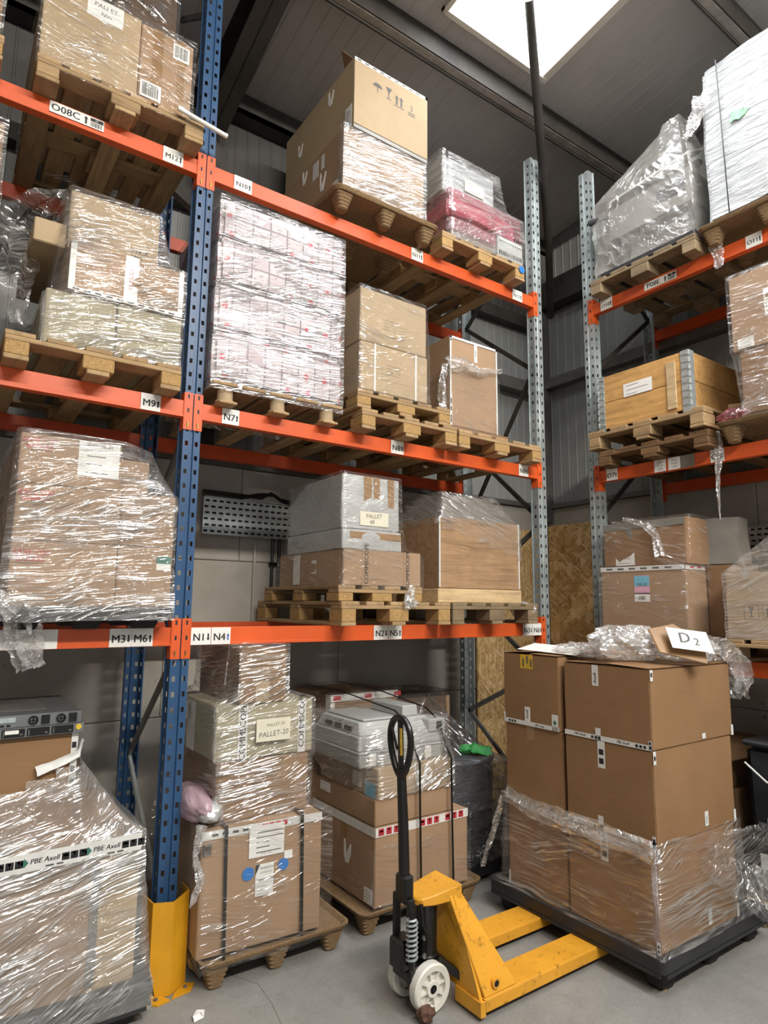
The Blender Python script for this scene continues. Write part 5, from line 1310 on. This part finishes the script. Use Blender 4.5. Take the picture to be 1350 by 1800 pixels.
# middle stack
fibre_pallet('pressed fibre pallet on the floor under the red taped carton', .97, -.225, 0, .88, 1.1, .13)
bx = Box(1.065, 1.745, -.195, .50, .132, .545); c = carton(bx, 'card', 'large brown carton with red symbol tape round its top, behind the pallet truck', tape=False); b1 = bx.wb
red = []
for x in (.02, .31, .50):
    for k in range(3): red += [('r', x + .052 * k, .006, .038, .036, 'ink_red')] + (glass if k else umbrella)(x + .052 * k + .019, .010, .027, 'tape_white')
strip(c, bx, 'F', 0, 1, .885, 1.0, 'tape_white', red, 'lettered_tape'); strip(c, bx, 'L', 0, 1, .885, 1.0, 'tape_white', [], 'lettered_tape')
hole_tear(c, bx, 'L', .60, .52, .12, 12); strip(c, bx, 'L', .50, .60, .62, .87, 'tape_brown'); strip(c, bx, 'L', .86, .98, .03, .22, 'paper', scrap_lines(.08, .07, 4), 'label')
bx = Box(1.07, 1.64, -.185, .50, .548, .687); c = carton(bx, 'card', 'upper lid carton directly on the red taped carton, behind the pallet truck', tape=False); b2_ = bx.wb
strip(c, bx, 'L', .12, .30, .5, .9, 'paper', scrap_lines(.1, .05, 2), 'label')
bx = Box(1.085, 1.62, -.19, .45, .69, .848); c = carton(bx, 'card_pale', 'film wrapped flat carton below the pale grey device'); b3 = bx.wb
hole_tear(c, bx, 'F', .56, .55, .15, 3); strip(c, bx, 'L', .60, .75, .2, .7, 'paper', scrap_lines(.09, .05, 3), 'label'); strip(c, bx, 'L', .80, .96, .0, .5, 'sticker_cyan', [], 'label')
t = root('device', (1.3, .15, .851), 'pale grey plastic device housing strapped on the cartons behind the pallet truck', 'device')
def dv(x0, x1, y0, y1, z0, z1, nm, mat, fx=0.0, fy=0.0):
    mb = MB(); mb.add([(x, y, z) for z, sx, sy in ((z0, 0, 0), (z1, fx, fy)) for y in (y0 + sy, y1 - sy * .3) for x in (x0 + sx, x1 - sx)], [(0, 2, 3, 1), (4, 5, 7, 6), (0, 1, 5, 4), (2, 6, 7, 3), (0, 4, 6, 2), (1, 3, 7, 5)])
    return mb.obj(nm, mat, t, origin=t.location, bevel=.006)
dv(1.0, 1.60, -.13, .42, .851, .925, 'lower_shell', 'grey_plastic', -.012, -.012); dv(.985, 1.615, -.145, .43, .925, .942, 'rim', 'device_grey'); dv(.99, 1.605, -.135, .42, .942, 1.02, 'upper_shell', 'grey_plastic', .012, .02); dv(1.02, 1.58, -.105, .40, 1.02, 1.085, 'sloped_cover', 'device_grey', .03, .07)
dv(1.08, 1.30, -.04, .38, 1.085, 1.10, 'lid', 'device_grey'); dv(1.38, 1.50, -.02, .32, 1.085, 1.15, 'raised_box', 'device_grey', .004, .004)
dv(1.50, 1.63, -.13, .05, 1.0, 1.075, 'side_arm', 'grey_plastic'); dv(1.555, 1.60, -.136, -.126, 1.012, 1.06, 'dark_window', 'black')
for k in range(3): dv(1.02 + .0, 1.03, .0 + k * .11, .08 + k * .11, 1.03, 1.06, 'vent_slot', 'black')
dv(1.05, 1.10, -.152, -.142, .86, .93, 'catch', 'white_plastic'); dv(1.45, 1.50, -.152, -.142, .86, .93, 'catch', 'white_plastic')
bx = Box(1.185, 1.74, .52, 1.02, .14, 1.165); c = carton(bx, 'card_brown', 'tall film wrapped carton with red tape behind the pale grey device', tape=False); b5 = bx.wb
strip(c, bx, 'F', 0, 1, .955, 1, 'tape_white', [('r', .02 + .25 * i, .008, .06, .03, 'ink_red') for i in range(3)], 'lettered_tape'); strip(c, bx, 'F', 0, .06, 0, .95, 'tape_white'); strip(c, bx, 'L', .9, 1, .3, 1, 'tape_white', [('r', .02, .05 + .09 * i, .02, .05, 'ink_red') for i in range(6)], 'lettered_tape'); strip(c, bx, 'L', .3, .7, .6, .72, 'paper'); strip(c, bx, 'L', .2, .6, .5, .56, 'paper')
bx = Box(.93, 1.16, .50, 1.0, .14, .86); carton(bx, 'card_dark', 'dark brown carton in the gap between the two floor stacks', tape=False); b6 = bx.wb
wrap('film round the tall carton behind the pale grey device', [b5, b6], z0=.14, mat='film', seed=47, amp=.008, tension=.7)
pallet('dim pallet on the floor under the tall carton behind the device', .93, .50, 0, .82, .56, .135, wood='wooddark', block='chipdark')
bd = (.99, 1.61, -.14, .42, .86, 1.09)
wrap('bright film tented from the pale grey device down to the flat carton', [b3, bd], z0=.695, mat='film_heavy', seed=49, tension=1.0, amp=.005, off=.016, top=False, cov=lambda p: p[2] < 1.07)
wrap('thin film round the red taped carton on the fibre pallet', [b1], z0=.12, z1=.44, mat='film_clear', seed=50, top=False, amp=.005, ragged=.04, skirt=.05)
for i, x in enumerate((1.345, 1.585)):
    mb = MB(); pts = [(x - .12 + .05 * i, .95, 1.19), (x - .08 + .03 * i, .55, 1.19), (x - .01, .0, 1.125), (x, -.12, 1.06), (x + .005, -.17, .94), (x + .01, -.222, .86), (x + .01, -.226, .60), (x + .02, -.226, .14)]
    for a, d in zip(pts[:-1], pts[1:]): mb.obox(a, d, .013, .003, 0, up=(0, -.5, .8) if a[2] > 1.0 else (0, 1, 0))
    tag(mb.obj('black_strap', 'black', None, origin=pts[-1]), ('left' if i == 0 else 'right') + ' of two black straps running over the pale grey device', 'strap')

# right stack behind the loaded pallet
plastic_pallet('dark pallet under the grey wrapped drum behind the pallet truck', 1.70, 2.40, -.02, 1.0, .13, t0=.05)
t = root('drum', (2.02, .29, .132), 'round drum wrapped tightly in dark silvery film behind the pallet truck', 'drum')
mb = MB(); prof = [(0, .0), (.29, .0), (.30, .02), (.295, .28), (.305, .30), (.295, .32), (.30, .58), (.315, .60), (.31, .62), (0, .625)]; mb.lathe(prof, (0, 0, 0), 'z', 40)
mb.uv = [(math.atan2(v[1], v[0]) * .3, v[2]) for v in mb.v]; mb.smooth = True; mb.obj('drum_body', 'wrap_black', t)
wrap('clear film flaring over the drum and the boxes behind it', [(1.73, 2.32, -.01, .58, .14, .74), (1.76, 2.30, .60, 1.0, .14, 1.09)], z0=.12, mat='film_smoke', seed=53, tension=.8, amp=.014, skirt=.06)
bx = Box(1.76, 2.30, .60, 1.0, .14, 1.08); carton(bx, 'card', 'dim wrapped brown carton behind the drum, against the back wall', tape=False)
crumple('bright green crumpled plastic scrap on top of the wrapped drum', [(2.02, .19, .785), (2.10, .13, .80), (2.20, .06, .785)], [.10, .16, .12], .018, mat='sticker_green', seed=25, name='green_scrap', cat='scrap', side=(.6, .75, .1), n=16, m=10, fold=1.2)

# ------------------------------------------------------------------ loaded black pallet on the truck forks
plastic_pallet('wide black plastic pallet on the yellow forks, carrying six brown cartons', 1.83, 2.84, -1.41, -.29, .165, nx=3, ny=3, t0=.098)
tz = [.167, .632, 1.075, 1.46]
nm = ['bottom', 'middle', 'top']
JB = []
for k in range(3):
    bx = Box(1.868, 2.635 - .03 * (2 - k), -1.378, -.858, tz[k] + .0015, tz[k + 1] - .001 + (.0 if k < 2 else 0), 'N', .004 * (k - 1))
    c = carton(bx, 'card_brown', 'right hand brown carton in the %s layer on the black pallet, at its near corner' % nm[k], tape=False, bulge=.005); JB.append(bx.wb)
    W_ = bx.d
    if k > 0:
        strip(c, bx, 'L', 0, 1, 0, .065, 'tape_white', [x for i in range(2) for x in [tx('PBE Axell', .10 + i * .26, .013, .018, 'ink', .004, .18)] + [('r', .17 + i * .26 + .022 * q, .005, .015, .014, 'ink') for q in range(3)]], 'lettered_tape')
        strip(c, bx, 'L', .38, .44, .0, .16, 'tape_white', [], 'lettered_tape')
    if k < 2: strip(c, bx, 'L', .40, .485, .70, 1.0, 'tape_white', [('r', .008, .02 + .045 * i, .028, .028, 'ink') for i in range(2)], 'lettered_tape')
    else: strip(c, bx, 'L', .36, .435, .72, 1.0, 'tape_white', lt('Axell', .038, .10, .026, 'ink', .008, .4), 'lettered_tape')
    strip(c, bx, 'L', .965, 1.0, 0, .12, 'tape_white', [('r', .003, .008, .012, .014, 'ink'), ('r', .003, .028, .012, .014, 'ink')], 'lettered_tape')
    strip(c, bx, 'F', .0, .03, .86, 1.0, 'tape_white', [('r', .004, .02, .014, .02, 'ink')], 'lettered_tape')
    strip(c, bx, 'F', .58, .625, .03 if k == 2 else .06, .10 if k == 2 else .22, 'tape_white', lt('Axell', .03, .06, .016, 'ink', 0) if k < 2 else [], 'lettered_tape'); strip(c, bx, 'F', .97, 1.0, 0, .14, 'tape_white')
    if k == 2: flaps(c, bx, 'card_brown', (.015, .008))
    bx = Box(1.885 - .01 * k, 2.60, -.835 + .004 * k, -.405, tz[k] + .0015, tz[k + 1] + (.0 if k < 2 else .02), 'N', -.006 * k)
    c = carton(bx, 'card_brown', 'left hand brown carton in the %s layer on the black pallet, nearer the rack' % nm[k], tape=False, bulge=.005); JB.append(bx.wb)
    if k == 2:
        flaps(c, bx, 'card_brown', (.004, .02)); strip(c, bx, 'L', .33, .56, .80, 1.0, 'tape_yellow', [('r', .02 + .03 * i, .01 + .02 * (i % 2), .012, .045, 'ink_soft') for i in range(3)], 'yellow_tape')
        strip(c, bx, 'L', 0, 1, 0, .06, 'tape_white', [tx('PBE Axell', .28, .011, .017, 'ink', .004, .18)] + [('r', .04 + .022 * q, .005, .015, .013, 'ink') for q in range(3)], 'lettered_tape')
        strip(c, bx, 'L', .40, .50, .06, .26, 'tape_white', lt('Axell', .04, .08, .024, 'ink', .004), 'lettered_tape'); strip(c, bx, 'L', .88, .985, 0, .22, 'tape_white', [('p', [(.022, .03), (.036, .045), (.022, .06), (.008, .045)], 'ink_green')], 'lettered_tape')
    if k == 1: strip(c, bx, 'L', .40, .54, .82, 1.0, 'tape_brown')
    strip(c, bx, 'L', .0, .03, 0, .14, 'tape_white')
bw = [(1.868, 2.62, -1.378, -.405, .17, .64)]
wrap('clear film round the bottom cartons on the black pallet', bw + [(1.84, 2.83, -1.40, -.30, .165, .18)], z0=.17, z1=.655, mat='film', seed=57, top=False, tension=.35, amp=.012, off=.018, ragged=.02)
crumple('rope of gathered film along the top edge of the bottom cartons', [(1.86, -.39, .665), (1.835, -.62, .635), (1.84, -.95, .625), (1.835, -1.38, .62)], [.10, .11, .12, .11], .016, seed=14, side=(0, 0, 1), n=46, m=9, fold=1.5)
crumple('strand of film slanting from the bottom cartons to the left pallet corner', [(1.86, -.39, .65), (1.85, -.33, .48), (1.84, -.27, .33), (1.84, -.22, .20)], [.05, .05, .045, .05], .010, seed=15, side=(1, 0, 0), n=20, m=6, fold=1.0)
crumple('loose sheet of film sagging over the right end of the black pallet', [(2.20, -1.43, .58), (2.42, -1.47, .52), (2.62, -1.50, .44), (2.78, -1.50, .40)], [.18, .36, .48, .50], .035, mat='film', seed=16, side=(0, -.15, 1), n=34, m=24, fold=1.2)
# film bundle and papers on top
blob('crumpled ball of film on top of the near carton of the loaded pallet', (2.15, -1.07, 1.468), (.24, .16, .10), .32, 'film_crumple', 21, sub=5, freq=2.6, flat=1)
blob('flatter crumpled film heap beside the white card on the carton tops', (2.08, -.82, 1.475), (.13, .16, .040), .35, 'film_crumple', 22, sub=5, freq=3.2, flat=1)
blob('small film heap toward the right corner of the carton tops', (2.42, -1.26, 1.468), (.16, .14, .07), .35, 'film_crumple', 23, sub=5, freq=3, flat=1)
crumple('bag of loose film drooping over the right side of the top cartons', [(2.42, -1.30, 1.58), (2.58, -1.34, 1.52), (2.70, -1.36, 1.42), (2.74, -1.37, 1.27)], [.16, .26, .25, .12], .035, seed=18, side=(0, -1, .5), n=30, m=18, fold=2)
mb = MB(); mb.prism([(0, 0), (.30, 0), (.33, .11), (.03, .12)], (1.945, -.44, 1.499), (-.06, -1.5, -.02), (.95, .0, .30), (-.28, 0, .95), .003)
tag(mb.obj('white_card', 'paper', None, origin=(1.95, -.75, 1.50)), 'white card strip lying under the film on the carton tops', 'card')
mb = MB(); mb.prism([(-.07, -.06), (.16, -.10), (.19, .04), (.05, .13), (-.09, .08)], (2.13, -1.335, 1.575), (.80, -.58, -.10), (.30, .45, .80), (.3, -.85, .5), .008)
tag(mb.obj('brown_tape', 'tape_brown', None, origin=(2.13, -1.27, 1.56)), 'crumpled brown tape patch under the D2 paper on the film bundle', 'tape')
O_, R_, U_, N_ = Vector((2.12, -1.305, 1.60)), Vector((.80, -.58, -.12)).normalized(), Vector((.28, .45, .82)).normalized(), Vector((.3, -.85, .5)).normalized()
pz = sticker(None, 'paper_note', O_ - U_ * .095 - R_ * .045 + N_ * .075, R_, U_, N_, .21, .12, [tx('D', .075, .065, .085, 'ink_soft', .01, .2, .1), tx('2', .135, .05, .06, 'ink_soft', .01, .2, .1)], 'paper', .0015, origin=(2.13, -1.30, 1.57))
tag(pz, 'white paper with a handwritten D2 lying on the film bundle', 'paper')
mb = MB(); mb.tube([(1.96, -1.22, .03), (1.95, -1.30, .012), (1.90, -1.36, .010)], .011, 8); mb.smooth = True
tag(mb.obj('batten', 'wood_x', None, origin=(1.93, -1.3, .001)), 'pale strip of wood lying on the floor under the black pallet', 'stick')

# ------------------------------------------------------------------ pallet truck
t = root('pallet_truck', (.95, -.785, 0), 'yellow hand pallet truck with a tall black handle, forks under the black pallet', 'pallet truck')
OG = t.location
YC = -.785
def tp(mb, nm, mat, par=None, bevel=0.0, smooth=False, label=None):
    o = mb.obj(nm, mat, par or t, origin=OG, bevel=bevel, smooth=smooth)
    if label: o['label'] = label
    return o
for s in (-1, 1):
    yo, yi = YC + s * .265, YC + s * .10
    a, c_ = min(yo, yi), max(yo, yi)
    mb = MB(); mb.box(1.06, 2.20, a, c_, .080, .086); mb.box(1.06, 2.20, a, a + .006, .030, .081); mb.box(1.06, 2.20, c_ - .006, c_, .030, .081)
    mb.add([(2.20, a, .086), (2.20, c_, .086), (2.26, c_ - .03, .07), (2.26, a + .03, .07), (2.20, a, .03), (2.20, c_, .03), (2.26, c_ - .03, .045), (2.26, a + .03, .045)], [(0, 1, 2, 3), (4, 7, 6, 5), (0, 3, 7, 4), (1, 5, 6, 2), (3, 2, 6, 7)])
    fk = tp(mb, 'fork', 'jack_yellow', bevel=.003)
    mb = MB(); mb.box(1.035, 1.065, a, c_, .018, .078); tp(mb, 'heel_plate', 'jack_yellow', fk)
    # sloping side leg of the portal
    yt0, yt1 = YC + s * .10, YC + s * .155
    mb = MB()
    P0 = [(.985, yt0, .475), (1.075, yt0, .455), (1.115, yt0, .37), (1.02, yt0, .36)]
    top = [(.985, .465), (1.07, .455)]; bot = [(1.055, .030), (1.26, .086)]
    q = [(.985, .470), (1.075, .455), (1.255, .090), (1.13, .086), (1.05, .10), (1.035, .20)]
    q = [(1.005, .472), (1.085, .455), (1.262, .088), (1.065, .086)]
    ys = lambda z: s * (.085 + (.262 - .085) * (1 - max(0, min(1, (z - .086) / .37))))
    vs = [(x, YC + ys(z), z) for x, z in q] + [(x, YC + ys(z) - s * .05, z) for x, z in q]
    mb.add(vs, [(0, 1, 2, 3), (7, 6, 5, 4), (0, 4, 5, 1), (1, 5, 6, 2), (2, 6, 7, 3), (3, 7, 4, 0)])
    tp(mb, 'side_leg', 'jack_yellow', bevel=.004)
    mb = MB(); mb.lathe([(0, 0), (.022, 0), (.022, s * .018), (.014, s * .018), (.014, s * .008), (0, s * .008)], (1.135, YC + s * .243, .125), 'y', 18); pn = tp(mb, 'pivot_boss', 'jack_yellow', smooth=True)
    mb = MB(); mb.lathe([(0, s * .010), (.0135, s * .010), (.0135, s * .0182), (0, s * .0182)], (1.135, YC + s * .243, .125), 'y', 14); tp(mb, 'pivot_hole', 'black', pn)
    mb = MB(); mb.obox((.96, YC + s * .06, .19), (1.12, YC + s * .14, .07), .035, .035); mb.obox((1.12, YC + s * .14, .07), (1.9, YC + s * .18, .055), .03, .03); tp(mb, 'push_rod', 'black', bevel=.004)
    mb = MB(); mb.tube([(2.02, YC + s * .11, .042), (2.02, YC + s * .25, .042)], .040, 18); mb.smooth = True; tp(mb, 'load_roller', 'nylon')
mb = MB(); hd = [(.862, -.035), (.875, -.062), (.93, -.085), (1.06, -.10), (1.085, -.10), (1.085, .10), (1.06, .10), (.93, .085), (.875, .062), (.862, .035)]
vs = [(x, YC + y, .425 + .0 * x) for x, y in hd] + [(x, YC + y * .96, .455 + min(.035, (x - .862) * .22)) for x, y in hd]; n = len(hd)
mb.add(vs, [tuple(range(n))[::-1], tuple(range(n, 2 * n))] + [(i, (i + 1) % n, n + (i + 1) % n, n + i) for i in range(n)])
tp(mb, 'head_cap', 'jack_yellow', bevel=.006)
mb = MB(); mb.add([(1.03, YC - .10, .45), (1.03, YC + .10, .45), (1.045, YC + .25, .075), (1.045, YC - .25, .075), (1.045, YC - .10, .45), (1.045, YC + .10, .45), (1.06, YC + .25, .075), (1.06, YC - .25, .075)], [(0, 1, 2, 3), (7, 6, 5, 4), (0, 4, 5, 1), (1, 5, 6, 2), (2, 6, 7, 3), (3, 7, 4, 0)]); tp(mb, 'back_plate', 'jack_yellow')
# hydraulic unit
mb = MB(); mb.lathe([(0, .17), (.058, .17), (.058, .20), (.052, .205), (.052, .40), (.046, .415), (.030, .42), (.026, .44), (0, .44)], (.945, YC, 0), 'z', 22); mb.smooth = True; tp(mb, 'pump_cylinder', 'black')
mb = MB(); mb.box(.80, 1.02, YC - .065, YC + .065, .125, .185); mb.box(.77, .86, YC - .05, YC + .05, .17, .30); tp(mb, 'pump_base', 'black', bevel=.012)
mb = MB(); mb.box(.80, .835, YC - .062, YC - .040, .20, .47); mb.box(.80, .835, YC + .040, YC + .062, .20, .47); tp(mb, 'handle_bracket', 'black', bevel=.004)
mb = MB(); mb.tube([(.80 + .023 * math.cos(a * .7), YC - .085 + .023 * math.sin(a * .7), .235 + a * .0022) for a in range(80)], .0055, 6); mb.smooth = True; tp(mb, 'spring', 'galv')
mb = MB(); mb.tube([(.80, YC - .085, .20), (.80, YC - .085, .425)], .012, 10); mb.smooth = True; tp(mb, 'ram', 'black')
mb = MB(); mb.tube([(.90, YC - .066, .22), (.90, YC - .072, .30), (.87, YC - .072, .36), (.87, YC - .060, .44)], .010, 8); mb.smooth = True; tp(mb, 'release_lever', 'black')
for (x, z) in ((.885, .30), (.885, .225), (.935, .165)):
    mb = MB(); mb.lathe([(0, -.008), (.012, -.008), (.012, 0), (0, 0)], (x, YC - .062, z), 'y', 6); tp(mb, 'bolt', 'steel_grey')
# steering wheels
for s in (-1, 1):
    cy = YC + s * .080; cx, cz, r = .905, .101, .10
    mb = MB(); mb.lathe([(.070, -.024), (.094, -.026), (.100, -.018), (.100, .018), (.094, .026), (.070, .024), (.070, -.024)], (cx, cy, cz), 'y', 36); mb.smooth = True; wl = tp(mb, 'wheel', 'nylon')
    mb = MB(); mb.lathe([(.018, -.026), (.032, -.026), (.034, -.02), (.034, .02), (.032, .026), (.018, .026)], (cx, cy, cz), 'y', 24); mb.lathe([(.03, -.004), (.072, -.004), (.072, .004), (.03, .004)], (cx, cy, cz), 'y', 24)
    for k in range(8):
        a = k * PI / 4 + .2; u = Vector((math.cos(a), 0, math.sin(a)))
        mb.obox(Vector((cx, cy, cz)) + u * .03, Vector((cx, cy, cz)) + u * .074, .040, .009, 0, up=u.cross(Vector((0, 1, 0))))
    tp(mb, 'spokes', 'nylon', wl)
    mb = MB(); mb.lathe([(0, -.020), (.020, -.020), (.020, .020), (0, .020)], (cx, cy, cz), 'y', 18); mb.lathe([(0, -.028), (.009, -.028), (.009, .028), (0, .028)], (cx, cy, cz), 'y', 12); tp(mb, 'axle', 'black', wl)
mb = MB(); mb.box(.87, .94, YC - .045, YC + .045, .08, .14); tp(mb, 'wheel_fork', 'black', bevel=.006)
# handle: leaning tube and loop grip
mb = MB(); mb.box(.795, .85, YC - .040, YC + .040, .44, .56); tp(mb, 'handle_socket', 'black', bevel=.01)
mb = MB(); mb.tube([(.822, YC, .52), (.812, YC, .80), (.800, YC, 1.02)], [.026, .024, .021], 12); mb.smooth = True; hd_ = tp(mb, 'handle_tube', 'black')
lp = []
for a in range(40):
    th = 2 * PI * a / 40
    yy = math.sin(th) * (.072 + .022 * math.cos(th)); zz = 1.115 - (-math.cos(th)) * .130
    lp.append((.797 - .018 * (zz - 1.0) * 1.2, YC + yy * 1.05, zz))
mb = MB(); mb.tube(lp, .0155, 10, closed=True); mb.smooth = True; tp(mb, 'loop_grip', 'black')
mb = MB(); mb.obox((.800, YC, 1.0), (.793, YC, 1.235), .026, .020); tp(mb, 'centre_bar', 'black', bevel=.005)
mb = MB(); mb.obox((.786, YC - .018, 1.08), (.783, YC - .018, 1.20), .006, .012); tp(mb, 'yellow_label', 'tape_yellow')
mb = MB(); mb.obox((.785, YC + .012, 1.10), (.781, YC + .05, 1.20), .012, .012); tp(mb, 'control_lever', 'black', bevel=.003)
mb = MB(); mb.obox((.845, YC + .03, .50), (.822, YC + .02, 1.05), .008, .008); tp(mb, 'release_rod', 'black')

# ------------------------------------------------------------------ floor level under the right rack
def sack(label, x, y, r, h, seed):
    return blob(label, (x, y, .002), (r, r * .95, h), .12, 'bag', seed, name='bin_bag', cat='bag', sub=4, freq=2.2, flat=1)
m_shiny('bag', '#141416', 6, 8, .8, .28, .02)
pallet('pale pallet lying on the floor behind the loaded pallet, right photo edge', 2.92, -1.24, 0, .80, .98, .135, ori='O', wood='woodold', block='wooddark_x')
bx = Box(1.29, 1.95, 2.98, 3.60, .137, .97, 'O'); t = solid(bx, 'black_bin', 'black_plastic', 'tall black lidded bin standing on the floor pallet, right photo edge', 'bin', bulge=.02, bev=.03, top_in=-.06)
mb = MB(); mb.box(-.36, .36, -.34, .34, .83, .86); mb.obj('lid', 'black_plastic', t, bevel=.01)
mb = MB(); mb.tube([(-.33, -.37, .74), (-.2, -.40, .66), (0, -.41, .62), (.2, -.40, .60)], .006, 6); mb.smooth = True; mb.obj('white_cord', 'tape_white', t)
strip(t, bx, 'F', .06, .20, .20, .30, 'tape_white', [], 'label', off=.03); strip(t, bx, 'F', .14, .30, .50, .54, 'paper', [], 'label', off=.03)
blob('grey blue film bag lying on the floor pallet behind the loaded pallet', (2.945, -1.31, .137), (.05, .07, .09), .3, 'film_milky', 31, sub=4, flat=1)
k = 0
for (a0, a1, b0, b1_, z0, z1) in ((.42, 1.12, 3.05, 3.7, .0015, .36), (.45, 1.15, 3.1, 3.7, .362, .66), (.40, 1.10, 3.08, 3.7, .662, .90)):
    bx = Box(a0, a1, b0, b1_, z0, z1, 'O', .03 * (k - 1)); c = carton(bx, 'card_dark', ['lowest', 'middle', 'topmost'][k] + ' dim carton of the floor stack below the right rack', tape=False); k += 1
    strip(c, bx, 'F', .86, .92, .1, .9, 'tape_white')
# small things on the floor
mb = MB(); mb.add([(.03, -.36, .002), (.075, -.35, .002), (.085, -.33, .02), (.05, -.325, .028), (.03, -.34, .016), (.06, -.345, .03)], [(0, 1, 2), (0, 2, 4), (2, 3, 4), (4, 3, 5), (1, 2, 5)])
tag(mb.obj('paper_scrap', 'paper', None, origin=(.05, -.345, .002)), 'tiny scrap of white paper on the floor before the strapped carton', 'scrap')
bm_ = blob('dry curled brown leaf on the floor at the truck wheel', (.845, -.915, .0015), (.035, .026, .028), .6, 'leaf', 41, name='dry_leaf', cat='leaf', sub=3, freq=2.5)
